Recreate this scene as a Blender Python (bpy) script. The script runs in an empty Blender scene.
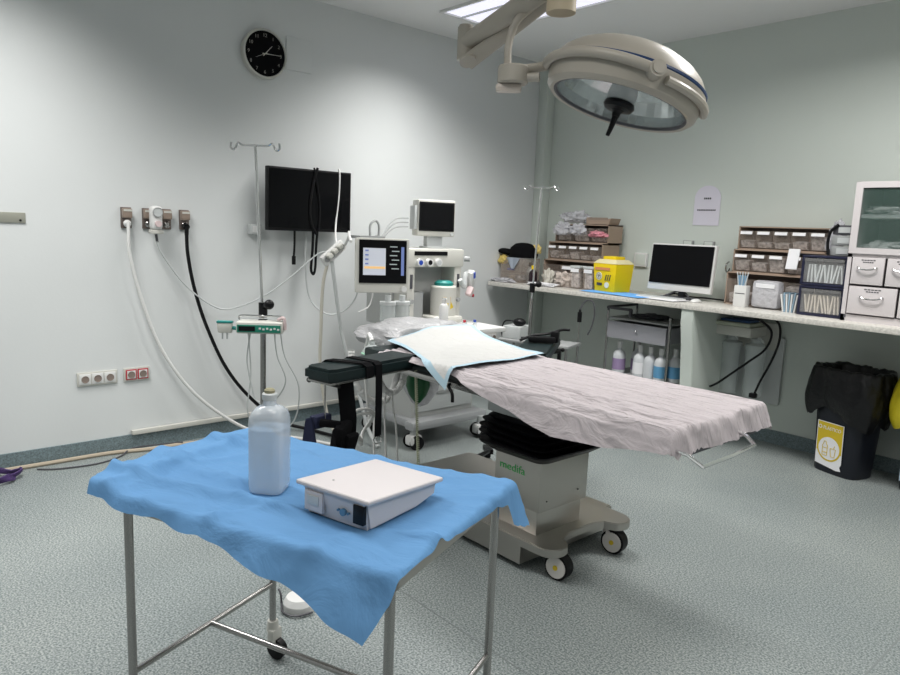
import bpy, bmesh, math, random
from mathutils import Vector, Matrix, Euler, noise
random.seed(7)
S = bpy.context.scene
COL = S.collection
PI = math.pi
R = math.radians

# ------------------------------------------------------------ materials
def mat(name, col, rough=.5, metal=0, bump=0, bscale=40, trans=0, alpha=1, var=0, vscale=6, emit=0, ior=1.45, coat=0, sss=0, spec=.5):
    m = bpy.data.materials.new(name); m.use_nodes = True
    nt = m.node_tree; b = nt.nodes['Principled BSDF']
    b.inputs['Base Color'].default_value = (*col, 1)
    b.inputs['Roughness'].default_value = rough
    b.inputs['Metallic'].default_value = metal
    b.inputs['Transmission Weight'].default_value = trans
    b.inputs['Alpha'].default_value = alpha
    b.inputs['IOR'].default_value = ior
    b.inputs['Coat Weight'].default_value = coat
    b.inputs['Specular IOR Level'].default_value = spec
    if sss:
        b.inputs['Subsurface Weight'].default_value = sss
        b.inputs['Subsurface Radius'].default_value = (.02, .02, .02)
    if emit:
        b.inputs['Emission Color'].default_value = (*col, 1); b.inputs['Emission Strength'].default_value = emit
    tc = nt.nodes.new('ShaderNodeTexCoord')
    if var:
        n = nt.nodes.new('ShaderNodeTexNoise'); n.inputs['Scale'].default_value = vscale; n.inputs['Detail'].default_value = 4
        nt.links.new(tc.outputs['Object'], n.inputs['Vector'])
        r = nt.nodes.new('ShaderNodeValToRGB')
        r.color_ramp.elements[0].position = .3; r.color_ramp.elements[1].position = .7
        r.color_ramp.elements[0].color = (*[max(0, c * (1 - var)) for c in col], 1)
        r.color_ramp.elements[1].color = (*[min(1, c * (1 + var)) for c in col], 1)
        nt.links.new(n.outputs['Fac'], r.inputs['Fac']); nt.links.new(r.outputs['Color'], b.inputs['Base Color'])
    if bump:
        n = nt.nodes.new('ShaderNodeTexNoise'); n.inputs['Scale'].default_value = bscale; n.inputs['Detail'].default_value = 3
        nt.links.new(tc.outputs['Object'], n.inputs['Vector'])
        bp = nt.nodes.new('ShaderNodeBump'); bp.inputs['Strength'].default_value = bump; bp.inputs['Distance'].default_value = .02
        nt.links.new(n.outputs['Fac'], bp.inputs['Height']); nt.links.new(bp.outputs['Normal'], b.inputs['Normal'])
    return m

WALL = mat('wall_paint', (.655, .675, .675), .45, bump=.02, bscale=60, var=.02, vscale=1.2)
WALLB = mat('wall_paint_right', (.585, .63, .59), .5, bump=.02, bscale=60, var=.02, vscale=1.2)
CEIL = mat('ceiling_paint', (.80, .80, .80), .8)
BASEB = mat('baseboard_vinyl', (.17, .22, .235), .5, var=.35, vscale=120)
WHITE = mat('white_plastic', (.68, .68, .67), .35)
WHITE2 = mat('white_enamel', (.60, .565, .57), .4)
CREAM = mat('cream_plastic', (.56, .555, .515), .4)
LAMPC = mat('lamp_cream', (.43, .395, .34), .4, coat=.15)
BEIGE = mat('beige_plastic', (.55, .46, .33), .45)
GREY = mat('grey_plastic', (.33, .34, .34), .45)
LGREY = mat('light_grey_plastic', (.52, .54, .54), .45)
DGREY = mat('dark_grey_plastic', (.08, .08, .09), .5)
BLACK = mat('black_plastic', (.006, .006, .007), .4, spec=.3)
BLACKM = mat('black_fabric', (.004, .004, .005), .9, spec=.15, bump=.2, bscale=300)
BAG = mat('black_bin_bag', (.006, .006, .007), .32, bump=.8, bscale=14, spec=.45)
RUBBER = mat('black_rubber', (.005, .005, .006), .45, spec=.3)
SCREEN = mat('dark_screen', (.003, .003, .004), .12, spec=.25)
SCREEND = mat('matte_dark_screen', (.003, .003, .004), .3, spec=.2)
STEEL = mat('brushed_steel', (.48, .46, .43), .34, metal=1, bump=.03, bscale=200)
STEELD = mat('steel_tube', (.42, .41, .40), .25, metal=1)
CHROME = mat('chrome', (.75, .75, .75), .12, metal=1)
BROWNM = mat('bronze_outlet', (.20, .165, .15), .35, metal=.6)
RED = mat('red_plastic', (.45, .03, .05), .4)
GREEN = mat('green_panel', (.02, .22, .15), .4)
GREENL = mat('green_logo', (.04, .38, .09), .5)
GREENB = mat('green_rubber_bag', (.005, .10, .03), .35, coat=.2)
TEAL = mat('teal_plastic', (.02, .22, .2), .45)
DPAD = mat('dark_green_vinyl', (.008, .017, .018), .38, spec=.4, bump=.05, bscale=30)
NAVY = mat('navy_fabric', (.012, .016, .045), .85)
BLUEP = mat('blue_plastic', (.02, .07, .4), .4)
BLUED = mat('blue_nonwoven', (.15, .40, .80), .75, bump=.12, bscale=60)
PURPLE = mat('purple_cable', (.06, .03, .12), .5)
YELLOW = mat('yellow_plastic', (.78, .58, .005), .4, sss=.1)
YELLOWB = mat('yellow_bag', (.75, .62, .03), .4, bump=.3, bscale=16)
YSTK = mat('yellow_ink', (.62, .46, .03), .5)
PAPER = mat('white_paper', (.78, .78, .80), .7)
PAPERL = mat('lilac_paper', (.66, .64, .72), .7)
INK = mat('dark_ink', (.05, .05, .06), .7)
BROWN = mat('taupe_tray', (.36, .275, .215), .5)
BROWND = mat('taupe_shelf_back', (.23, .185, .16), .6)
TAPE = mat('clock_mark', (.30, .29, .27), .6)
PINKISH = mat('pale_pink_plastic', (.62, .5, .5), .5)
ORANGE = mat('orange_highlight', (.75, .5, .25), .6)
WOOD = mat('kraft_card', (.45, .36, .25), .7)
BROWNC = mat('brown_smoked', (.28, .22, .18), .3)

def glassy(name, col, alpha, rough=.15, bump=0, bscale=30):
    return mat(name, col, rough, alpha=alpha, bump=bump, bscale=bscale)
CLEAR = glassy('clear_plastic', (.56, .48, .42), .24)
CLEARC = glassy('clear_canister', (.75, .80, .80), .42, .08)
FILM = glassy('plastic_film_bag', (.66, .66, .70), .62, .2, .8, 30)
GLASS = glassy('cabinet_glass', (.10, .16, .14), .30, .05)
BINFILL = mat('packaged_supplies', (.46, .43, .42), .6, var=.55, vscale=45, bump=.3, bscale=60)

def fluid_mat(name, col, rough, trans):
    return mat(name, col, rough, trans=trans, ior=1.15, sss=.0)
BOTTLE = mat('translucent_bottle', (.74, .79, .84), .2, alpha=.42, coat=.3)
WATER = mat('bottle_water', (.50, .62, .74), .12, alpha=.45)

def cloth_mat(name, col, bump, scale, stretch=(1, 1, 1), rough=.8, trans=.0, bd=.02):
    m = bpy.data.materials.new(name); m.use_nodes = True
    nt = m.node_tree; b = nt.nodes['Principled BSDF']
    b.inputs['Base Color'].default_value = (*col, 1); b.inputs['Roughness'].default_value = rough
    b.inputs['Specular IOR Level'].default_value = .25
    tc = nt.nodes.new('ShaderNodeTexCoord'); mp = nt.nodes.new('ShaderNodeMapping'); mp.inputs['Scale'].default_value = stretch
    nt.links.new(tc.outputs['Object'], mp.inputs['Vector'])
    n = nt.nodes.new('ShaderNodeTexNoise'); n.inputs['Scale'].default_value = scale; n.inputs['Detail'].default_value = 5
    n.inputs['Distortion'].default_value = .6
    nt.links.new(mp.outputs['Vector'], n.inputs['Vector'])
    bp = nt.nodes.new('ShaderNodeBump'); bp.inputs['Strength'].default_value = bump; bp.inputs['Distance'].default_value = bd
    nt.links.new(n.outputs['Fac'], bp.inputs['Height']); nt.links.new(bp.outputs['Normal'], b.inputs['Normal'])
    if trans:
        out = nt.nodes['Material Output']; t = nt.nodes.new('ShaderNodeBsdfTranslucent'); t.inputs['Color'].default_value = (*col, 1)
        mx = nt.nodes.new('ShaderNodeMixShader'); mx.inputs[0].default_value = trans
        nt.links.new(b.outputs[0], mx.inputs[1]); nt.links.new(t.outputs[0], mx.inputs[2]); nt.links.new(mx.outputs[0], out.inputs['Surface'])
    return m
BLUEDRAPE = cloth_mat('blue_drape_cloth', (.155, .34, .60), .7, 6, (1, 2.2, 1), .8, .22)
SHEET = cloth_mat('lilac_white_sheet', (.50, .455, .47), 1.0, 7, (1, 4.5, 1), .6, .12, .03)
PADW = cloth_mat('white_underpad', (.47, .47, .46), .6, 14, (1, 1, 1), .85)
PADB = cloth_mat('pale_blue_border', (.34, .46, .53), .15, 14)
PILLOW = cloth_mat('plastic_wrapped_pillow', (.42, .42, .43), .8, 12, (1, 2, 1), .3, .05, .03)

def floor_mat():
    m = bpy.data.materials.new('speckled_vinyl_floor'); m.use_nodes = True
    nt = m.node_tree; b = nt.nodes['Principled BSDF']; b.inputs['Roughness'].default_value = .42
    b.inputs['Specular IOR Level'].default_value = .45
    tc = nt.nodes.new('ShaderNodeTexCoord')
    def nz(scale, det, p0, p1, c0, c1):
        n = nt.nodes.new('ShaderNodeTexNoise'); n.inputs['Scale'].default_value = scale; n.inputs['Detail'].default_value = det
        nt.links.new(tc.outputs['Object'], n.inputs['Vector'])
        r = nt.nodes.new('ShaderNodeValToRGB'); e = r.color_ramp.elements
        e[0].position = p0; e[1].position = p1; e[0].color = (*c0, 1); e[1].color = (*c1, 1)
        nt.links.new(n.outputs['Fac'], r.inputs['Fac']); return r
    a = nz(135, 2, .36, .64, (.11, .138, .142), (.375, .40, .395))
    c = nz(1.1, 3, .3, .7, (.86, .88, .88), (1.08, 1.07, 1.05))
    mx = nt.nodes.new('ShaderNodeMix'); mx.data_type = 'RGBA'; mx.blend_type = 'MULTIPLY'; mx.inputs[0].default_value = 1
    nt.links.new(a.outputs[0], mx.inputs[6]); nt.links.new(c.outputs[0], mx.inputs[7])
    nt.links.new(mx.outputs[2], b.inputs['Base Color'])
    n = nt.nodes.new('ShaderNodeTexNoise'); n.inputs['Scale'].default_value = 6
    nt.links.new(tc.outputs['Object'], n.inputs['Vector'])
    r = nt.nodes.new('ShaderNodeMapRange'); r.inputs[3].default_value = .34; r.inputs[4].default_value = .5
    nt.links.new(n.outputs['Fac'], r.inputs[0]); nt.links.new(r.outputs[0], b.inputs['Roughness'])
    return m
FLOOR = floor_mat()

def counter_mat():
    m = mat('worktop_laminate', (.60, .58, .54), .25, var=.18, vscale=60)
    return m
COUNTER = counter_mat()

def reflector_mat():
    m = bpy.data.materials.new('faceted_reflector'); m.use_nodes = True
    nt = m.node_tree; b = nt.nodes['Principled BSDF']
    b.inputs['Metallic'].default_value = .9; b.inputs['Roughness'].default_value = .18
    b.inputs['Base Color'].default_value = (.62, .66, .66, 1)
    return m
REFL = reflector_mat()

def emit_panel():
    m = bpy.data.materials.new('louvred_light'); m.use_nodes = True
    nt = m.node_tree; b = nt.nodes['Principled BSDF']
    tc = nt.nodes.new('ShaderNodeTexCoord'); w = nt.nodes.new('ShaderNodeTexWave')
    w.inputs['Scale'].default_value = 14; w.bands_direction = 'X'
    nt.links.new(tc.outputs['Object'], w.inputs['Vector'])
    r = nt.nodes.new('ShaderNodeValToRGB'); r.color_ramp.elements[0].color = (.40, .40, .55, 1); r.color_ramp.elements[1].color = (.95, .95, 1, 1)
    nt.links.new(w.outputs['Fac'], r.inputs['Fac']); nt.links.new(r.outputs[0], b.inputs['Emission Color'])
    b.inputs['Emission Strength'].default_value = 1.1
    b.inputs['Base Color'].default_value = (.3, .3, .35, 1)
    return m
PANEL = emit_panel()

# ------------------------------------------------------------ mesh builder
class MB:
    def __init__(s): s.bm = bmesh.new()
    def _merge(s, t, mtx=None):
        if mtx is not None: bmesh.ops.transform(t, matrix=mtx, verts=t.verts)
        me = bpy.data.meshes.new('tmp'); t.to_mesh(me); t.free(); s.bm.from_mesh(me); bpy.data.meshes.remove(me)
        return s
    def box(s, c, d, rot=(0, 0, 0), bev=0, seg=2, top=None):
        t = bmesh.new(); bmesh.ops.create_cube(t, size=1)
        for v in t.verts:
            if top and v.co.z > 0: v.co.x *= top[0]; v.co.y *= top[1]
            v.co.x *= d[0]; v.co.y *= d[1]; v.co.z *= d[2]
        if bev: bmesh.ops.bevel(t, geom=list(t.edges), offset=bev, segments=seg, profile=.6, affect='EDGES')
        return s._merge(t, Matrix.Translation(c) @ Euler(rot).to_matrix().to_4x4())
    def cyl(s, a, b, r, r2=None, seg=16, cap=True):
        a = Vector(a); b = Vector(b); r2 = r if r2 is None else r2; L = (b - a).length
        t = bmesh.new(); bmesh.ops.create_cone(t, cap_ends=cap, segments=seg, radius1=r, radius2=r2, depth=L)
        q = (b - a).to_track_quat('Z', 'Y').to_matrix().to_4x4()
        return s._merge(t, Matrix.Translation((a + b) / 2) @ q)
    def sph(s, c, r, sc=(1, 1, 1), rot=(0, 0, 0), seg=16):
        t = bmesh.new(); bmesh.ops.create_uvsphere(t, u_segments=seg, v_segments=max(8, seg // 2), radius=r)
        return s._merge(t, Matrix.Translation(c) @ Euler(rot).to_matrix().to_4x4() @ Matrix.Diagonal((*sc, 1)))
    def tube(s, pts, r, seg=8, smooth=True, closed=False, res=6, rfun=None):
        P = [Vector(p) for p in pts]
        if smooth and len(P) > 2:
            Q = []
            n = len(P)
            for i in range(n - 1):
                p0 = P[max(i - 1, 0)]; p1 = P[i]; p2 = P[i + 1]; p3 = P[min(i + 2, n - 1)]
                for k in range(res):
                    t = k / res
                    Q.append(.5 * ((2 * p1) + (-p0 + p2) * t + (2 * p0 - 5 * p1 + 4 * p2 - p3) * t * t + (-p0 + 3 * p1 - 3 * p2 + p3) * t ** 3))
            Q.append(P[-1]); P = Q
        rings = []; nrm = None
        for i, p in enumerate(P):
            tg = (P[min(i + 1, len(P) - 1)] - P[max(i - 1, 0)])
            if tg.length < 1e-9: tg = Vector((0, 0, 1))
            tg.normalize()
            if nrm is None: nrm = tg.orthogonal().normalized()
            nrm = (nrm - tg * nrm.dot(tg))
            if nrm.length < 1e-6: nrm = tg.orthogonal()
            nrm.normalize(); bn = tg.cross(nrm)
            rr = r if rfun is None else rfun(i / (len(P) - 1)) * r
            rings.append([s.bm.verts.new(p + (nrm * math.cos(2 * PI * k / seg) + bn * math.sin(2 * PI * k / seg)) * rr) for k in range(seg)])
        for i in range(len(rings) - 1):
            for k in range(seg):
                s.bm.faces.new((rings[i][k], rings[i][(k + 1) % seg], rings[i + 1][(k + 1) % seg], rings[i + 1][k]))
        s.bm.faces.new(list(reversed(rings[0]))); s.bm.faces.new(rings[-1])
        return s
    def lathe(s, prof, c=(0, 0, 0), seg=32, mtx=None, sx=1, sy=1, cap=False):
        t = bmesh.new(); rings = []
        for (r, z) in prof:
            rings.append([t.verts.new((r * math.cos(2 * PI * k / seg) * sx, r * math.sin(2 * PI * k / seg) * sy, z)) for k in range(seg)])
        for i in range(len(rings) - 1):
            for k in range(seg):
                t.faces.new((rings[i][k], rings[i][(k + 1) % seg], rings[i + 1][(k + 1) % seg], rings[i + 1][k]))
        if cap: t.faces.new(list(reversed(rings[0]))); t.faces.new(rings[-1])
        bmesh.ops.remove_doubles(t, verts=t.verts, dist=1e-6)
        return s._merge(t, Matrix.Translation(c) @ (mtx if mtx is not None else Matrix()))
    def prism(s, poly, z0, z1, mtx=None, bev=0):
        t = bmesh.new()
        a = [t.verts.new((p[0], p[1], z0)) for p in poly]; b = [t.verts.new((p[0], p[1], z1)) for p in poly]
        t.faces.new(list(reversed(a))); t.faces.new(b); n = len(poly)
        for i in range(n): t.faces.new((a[i], a[(i + 1) % n], b[(i + 1) % n], b[i]))
        bmesh.ops.recalc_face_normals(t, faces=t.faces)
        if bev: bmesh.ops.bevel(t, geom=[e for e in t.edges if abs(e.verts[0].co.z - e.verts[1].co.z) < 1e-6], offset=bev, segments=2, affect='EDGES')
        return s._merge(t, mtx)
    def grid(s, nu, nv, fn, keep=None):
        V = [[s.bm.verts.new(fn(i / nu, j / nv)) for j in range(nv + 1)] for i in range(nu + 1)]
        for i in range(nu):
            for j in range(nv):
                if keep is None or keep(i, j): s.bm.faces.new((V[i][j], V[i + 1][j], V[i + 1][j + 1], V[i][j + 1]))
        return s
    def text(s, txt, size, mtx, ext=.0006, align='CENTER', sx=1):
        cu = bpy.data.curves.new('t', 'FONT'); cu.body = txt; cu.size = size; cu.extrude = ext; cu.align_x = align; cu.align_y = 'CENTER'; cu.resolution_u = 3
        o = bpy.data.objects.new('t', cu); COL.objects.link(o)
        dg = bpy.context.evaluated_depsgraph_get(); me = bpy.data.meshes.new_from_object(o.evaluated_get(dg))
        t = bmesh.new(); t.from_mesh(me); bpy.data.objects.remove(o); bpy.data.curves.remove(cu); bpy.data.meshes.remove(me)
        return s._merge(t, mtx @ Matrix.Diagonal((sx, 1, 1, 1)))
    def build(s, name, m, parent=None, ang=32, subd=0, solid=0):
        bm = s.bm
        loose = [v for v in bm.verts if not v.link_faces]
        if loose: bmesh.ops.delete(bm, geom=loose, context='VERTS')
        if not solid: pass
        bm.normal_update()
        for f in bm.faces: f.smooth = True
        for e in bm.edges:
            e.smooth = len(e.link_faces) == 2 and e.calc_face_angle(0) < R(ang)
        me = bpy.data.meshes.new(name); bm.to_mesh(me); bm.free(); me.materials.append(m)
        o = bpy.data.objects.new(name, me); COL.objects.link(o)
        if parent is not None: o.parent = parent
        if solid:
            md = o.modifiers.new('solid', 'SOLIDIFY'); md.thickness = solid; md.offset = 0
        if subd:
            md = o.modifiers.new('sub', 'SUBSURF'); md.levels = subd; md.render_levels = subd
        return o

FRONT = Matrix.Rotation(PI / 2, 4, 'X')     # text plane standing up, read from -y
def tm(x, y, z, extra=None):
    m = Matrix.Translation((x, y, z)) @ FRONT
    return m if extra is None else m @ extra

def thing(name, label, cat, loc=(0, 0, 0), rotz=0, group=None):
    o = bpy.data.objects.new(name, None); COL.objects.link(o); o.empty_display_size = .05
    o.location = loc; o.rotation_euler = (0, 0, rotz); o['label'] = label; o['category'] = cat
    if group: o['group'] = group
    return o
def tag(o, label, cat, group=None, loc=None, rotz=None):
    o['label'] = label; o['category'] = cat
    if group: o['group'] = group
    if loc is not None: o.location = loc
    if rotz is not None: o.rotation_euler.z = rotz
    return o
def struct(o): o['kind'] = 'structure'; return o
def dup(root, loc, rotz=None, label=None):
    def cp(o, par):
        c = o.copy(); COL.objects.link(c); c.parent = par
        for ch in list(o.children): cp(ch, c)
        return c
    kids = list(root.children); r = root.copy(); COL.objects.link(r); r.location = loc
    if rotz is not None: r.rotation_euler = (0, 0, rotz)
    if label: r['label'] = label
    for k in kids: cp(k, r)
    return r

# ------------------------------------------------------------ room
XM, YM, H = 6.6, -7.6, 3.055
struct(MB().box((XM / 2, YM / 2, -.05), (XM + .2, -YM + .2, .1)).build('floor', FLOOR))
struct(MB().box((XM / 2, YM / 2, H + .05), (XM + .2, -YM + .2, .1)).build('ceiling', CEIL))
struct(MB().box((-.05, YM / 2, H / 2), (.1, -YM + .2, H)).build('wall_left', WALL))
struct(MB().box((XM / 2, .05, H / 2), (XM, .1, H)).build('wall_right', WALLB))
struct(MB().box((XM + .05, YM / 2, H / 2), (.1, -YM + .2, H)).build('wall_side', WALL))
struct(MB().box((XM / 2, YM - .05, H / 2), (XM, .1, H)).build('wall_front', WALL))
struct(MB().box((.055, -.055, H / 2), (.11, .11, H), bev=.008).build('trim_1', WALLB))
struct(MB().box((.006, YM / 2, .05), (.012, -YM, .1)).build('baseboard_left', BASEB))
struct(MB().box((XM / 2, -.006, .05), (XM, .012, .1)).build('baseboard_right', BASEB))
struct(MB().box((.018, -2.13, .115), (.03, 3.42, .03), bev=.004).build('trim_2', CREAM))
# seams of the floor sheets
SEAM = mat('floor_seam', (.20, .22, .22), .5)
struct(MB().box((3.95, -1.95, .0004), (.006, 3.4, .0008)).box((2.0, -3.55, .0004), (5.0, .005, .0008)).build('trim_3', SEAM))

# ceiling lights
def ceiling_light(x, y, label):
    t = thing('ceiling_light', label, 'ceiling light', (x, y, H - .001), 0, 'louvred ceiling lights')
    m = MB()
    for sx in (-1, 1): m.box((sx * .59, 0, -.008), (.02, .60, .018))
    for sy in (-1, 1): m.box((0, sy * .29, -.008), (1.16, .02, .018))
    m.build('frame', WHITE, t)
    MB().box((0, 0, -.002), (1.16, .56, .004)).build('diffuser', PANEL, t)
    l = MB()
    for k in range(1, 3): l.box((0, -.29 + k * .193, -.009), (1.16, .012, .012))
    l.build('louvre', LGREY, t)
    return t
ceiling_light(1.10, -1.48, 'rectangular louvred light panel recessed in the ceiling above the lamp arm')
def area(x, y, e, sx=1.15, sy=.55, spread=120, z=H - .03, col=(1, .985, .96)):
    l = bpy.data.lights.new('fluorescent', 'AREA'); l.shape = 'RECTANGLE'; l.size = sx; l.size_y = sy; l.energy = e; l.color = col
    l.spread = R(spread)
    o = bpy.data.objects.new('fluorescent_light', l); COL.objects.link(o); o.location = (x, y, z); return o
area(1.10, -1.9, 34, spread=125)
area(1.10, -4.6, 36, spread=125)
area(3.3, -1.6, 42, spread=160)
area(3.3, -4.3, 15, spread=140)
area(5.3, -2.6, 34, spread=160)
area(5.2, -5.6, 14, spread=150)
area(2.6, -6.4, 16, spread=150)
w = bpy.data.worlds.new('room_ambient'); w.use_nodes = True; S.world = w
w.node_tree.nodes['Background'].inputs[0].default_value = (.8, .85, .9, 1); w.node_tree.nodes['Background'].inputs[1].default_value = .3

# ------------------------------------------------------------ left wall (x = 0): local front is -y, rotz = 90 deg
A90 = PI / 2
t = thing('wall_clock', 'round black-faced wall clock with pale rim high on the left wall', 'clock', (0, -2.915, 2.615), A90)
m = MB().lathe([(.150, 0), (.160, -.0), (.163, .02), (.160, .045), (.148, .05), (.146, .038)], seg=48, mtx=FRONT)
m.build('rim', CREAM, t)
dial = MB().cyl((0, 0, 0), (0, -.036, 0), .149, seg=48).build('dial', BLACKM, t)
n = MB()
for k in range(1, 13):
    a = PI / 2 - k * PI / 6
    n.text(str(k), .032, tm(math.cos(a) * .118, -.037, math.sin(a) * .118))
n.build('numeral', TAPE, dial)
def hand(name, a, L, wd, back=.02):
    a = PI / 2 - R(a); d = Vector((math.cos(a), 0, math.sin(a)))
    MB().cyl(-d * back + Vector((0, -.041, 0)), d * L + Vector((0, -.041, 0)), wd, wd * .5, 6).build(name, CREAM, t)
hand('hour_hand', 42, .075, .0032); hand('minute_hand', 88, .115, .0028); hand('second_hand', 245, .075, .0014)

o = MB().box((0, -.004, 0), (.20, .008, .22), bev=.002).build('access_panel', WALL); tag(o, 'faint flush painted access panel beside the wall clock', 'panel', None, (0, -2.64, 2.66), A90)
t = thing('blank_plate', 'small beige metal blanking plate on the far left of the wall', 'plate', (0, -4.44, 1.462), A90)
MB().box((0, -.004, 0), (.13, .008, .058), bev=.002).build('plate', mat('nickel', (.36, .36, .31), .4, metal=.4), t)
MB().cyl((.038, -.008, -.014), (.038, -.012, -.014), .006).build('screw', BLACK, t)

def gas_outlet(y, label, z=1.485):
    t = thing('gas_outlet', label, 'gas outlet', (0, y, z), A90, 'medical gas outlets on the left wall')
    MB().box((0, -.007, 0), (.062, .014, .128), bev=.003).build('backplate', BROWNM, t)
    MB().box((0, -.028, .028), (.056, .034, .058), bev=.006).build('cover', BROWNC, t)
    MB().box((0, -.046, .045), (.048, .002, .012)).build('name_strip', CREAM, t)
    MB().lathe([(.0, 0), (.019, 0), (.021, .012), (.012, .02), (0, .02)], (0, -.014, -.034), 20, FRONT).build('socket', STEELD, t)
    return t
gas_outlet(-3.833, 'bronze gas outlet holding the white hose plug, leftmost of the row')
gas_outlet(-3.705, 'bronze gas outlet half hidden behind the white flowmeter')
gas_outlet(-3.59, 'empty bronze gas outlet between the flowmeter and the black hose')
gas_outlet(-3.474, 'bronze gas outlet with the black hose plugged in')
t = thing('flowmeter', 'white vacuum regulator with round gauge plugged into the second gas outlet', 'regulator', (0, -3.68, 1.49), A90)
MB().box((0, -.085, 0), (.07, .07, .15), bev=.028, seg=4).build('body', WHITE, t)
g = MB().cyl((0, -.12, .035), (0, -.128, .035), .027, seg=24).build('gauge', LGREY, t)
MB().lathe([(.026, 0), (.030, 0), (.030, .01), (.026, .01)], (0, -.12, .035), 24, FRONT).build('bezel', GREY, g)
MB().cyl((0, -.115, -.035), (0, -.14, -.035), .019, seg=20).build('knob', PINKISH, t)
MB().box((0, -.085, -.085), (.075, .06, .025), bev=.006).build('foot', CREAM, t)
MB().cyl((0, -.085, -.1), (.006, -.085, -.15), .008).build('nozzle', DGREY, t)
MB().cyl((0, -.01, .0), (0, -.06, 0), .018).build('probe', CREAM, t)

def hose(name, pts, r, m, label, cat='hose', seg=8, group=None):
    o = MB().tube(pts, r, seg).build(name, m); return tag(o, label, cat, group)
o = MB().tube([(.05, -3.833, 1.40), (.055, -3.83, 1.25), (.06, -3.77, .98), (.07, -3.66, .66), (.09, -3.48, .37), (.12, -3.25, .15), (.2, -3.05, .03), (.45, -2.85, .015), (.8, -2.7, .015)], .011, 8)
o = tag(o.build('white_hose', WHITE), 'white gas hose curving from the leftmost wall outlet down to the floor', 'hose')
MB().lathe([(0, 0), (.02, 0), (.024, .012), (.014, .03), (0, .03)], (.02, -3.833, 1.45), 16, Matrix.Rotation(PI / 2, 4, 'Y')).cyl((.045, -3.833, 1.45), (.05, -3.833, 1.39), .011).build('plug', WHITE, o)
o = MB().tube([(.05, -3.474, 1.41), (.055, -3.47, 1.26), (.06, -3.43, 1.03), (.065, -3.35, .77), (.075, -3.22, .48), (.1, -3.05, .25), (.15, -2.85, .07), (.3, -2.7, .02), (.6, -2.62, .02)], .012, 8)
o = tag(o.build('black_hose', RUBBER), 'black gas hose curving from the fourth wall outlet to the floor', 'hose')
MB().cyl((.015, -3.474, 1.452), (.055, -3.474, 1.44), .02).cyl((.05, -3.474, 1.445), (.05, -3.474, 1.39), .013).build('plug', BLACK, o)
hose('clear_tube', [(.09, -3.68, 1.345), (.08, -3.64, 1.26), (.07, -3.5, 1.07), (.08, -3.33, .93), (.1, -3.2, .9), (.16, -3.0, .98), (.2, -2.8, 1.12), (.25, -2.62, 1.28), (.3, -2.55, 1.3)], .005, LGREY, 'thin clear tube looping from the wall regulator toward the power strip', 'tube')

def socket_strip(n, y, z, frame, label, name='wall_socket'):
    t = thing(name, label, 'socket', (0, y, z), A90)
    wd = .072 * n
    MB().box((0, -.006, 0), (wd + .016, .012, .086), bev=.004).build('faceplate', CREAM, t)
    for k in range(n):
        x = (k - (n - 1) / 2) * .072
        f = MB().box((x, -.014, 0), (.066, .008, .066), bev=.003).build('insert', frame, t)
        MB().box((x, -.0185, 0), (.052, .002, .052), bev=.0005).build('insert_face', WHITE, f)
        MB().lathe([(0, 0), (.0, .001), (.017, .001), (.020, .003), (.022, .003), (.022, 0)], (x, -.0195, 0), 20, FRONT).build('socket_well', BROWND, f)
    return t
socket_strip(3, -4.03, .494, WHITE, 'white triple power socket low on the left wall')
socket_strip(2, -3.795, .496, RED, 'white double power socket with red surrounds on the left wall')
socket_strip(2, -.60, .50, WHITE, 'white double power socket on the left wall near the corner, behind the patient table')
o = MB().box((0, -.03, 0), (.085, .06, .07), bev=.006).build('junction_box', LGREY); tag(o, 'small pale junction box on the wall at the lower left of the television', 'box', None, (0, -2.99, 1.44), A90)
MB().box((0, -.061, 0), (.06, .003, .045), bev=.001).build('cover', WHITE, o)

# television on the left wall
t = thing('television', 'black flat television mounted on the left wall', 'television', (.12, -2.618, 1.655), A90 - R(1))
MB().box((0, -.01, 0), (.665, .045, .435), bev=.006).build('casing', BLACK, t)
MB().box((0, -.034, .004), (.645, .004, .40)).build('screen', SCREEN, t)
MB().box((0, .07, 0), (.2, .12, .2)).build('wall_bracket', DGREY, t)
o = MB().tube([(.158, -2.57, 1.885), (.162, -2.6, 1.8), (.160, -2.63, 1.62), (.16, -2.62, 1.5), (.165, -2.58, 1.42)], .010, 6).tube([(.16, -2.6, 1.885), (.165, -2.58, 1.78), (.16, -2.55, 1.6), (.165, -2.56, 1.44)], .007, 6).build('cable', RUBBER)
tag(o, 'black cable bundle hanging over the middle of the television screen', 'cable')
hose('white_cable', [(.14, -2.385, 1.893), (.160, -2.388, 1.86), (.158, -2.39, 1.7), (.17, -2.42, 1.5), (.3, -2.50, 1.38), (.5, -2.60, 1.33)], .007, WHITE, 'white cable hanging over the right side of the television screen', 'cable')
o = MB().tube([(.12, -2.73, 1.45), (.12, -2.73, 1.35), (.12, -2.735, 1.25)], .008, 6).cyl((.12, -2.735, 1.26), (.12, -2.735, 1.20), .014).build('cable', RUBBER)
tag(o, 'short black cable with a plug dangling under the left part of the television', 'cable')
o = MB().tube([(.13, -2.585, 1.45), (.13, -2.59, 1.3), (.13, -2.60, 1.17), (.13, -2.58, 1.13), (.13, -2.565, 1.18), (.13, -2.56, 1.32), (.13, -2.55, 1.45)], .010, 6).build('cable', RUBBER)
tag(o, 'black cable loop hanging below the centre of the television', 'cable')
o = MB().tube([(.10, -2.62, 1.45), (.1, -2.63, 1.2), (.12, -2.6, .95), (.2, -2.5, .84), (.25, -2.38, .87), (.28, -2.3, .98), (.3, -2.33, 1.1)], .006, 6).build('cable', LGREY)
tag(o, 'thin grey cable looping below the television beside the hanging tubes', 'cable')

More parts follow.
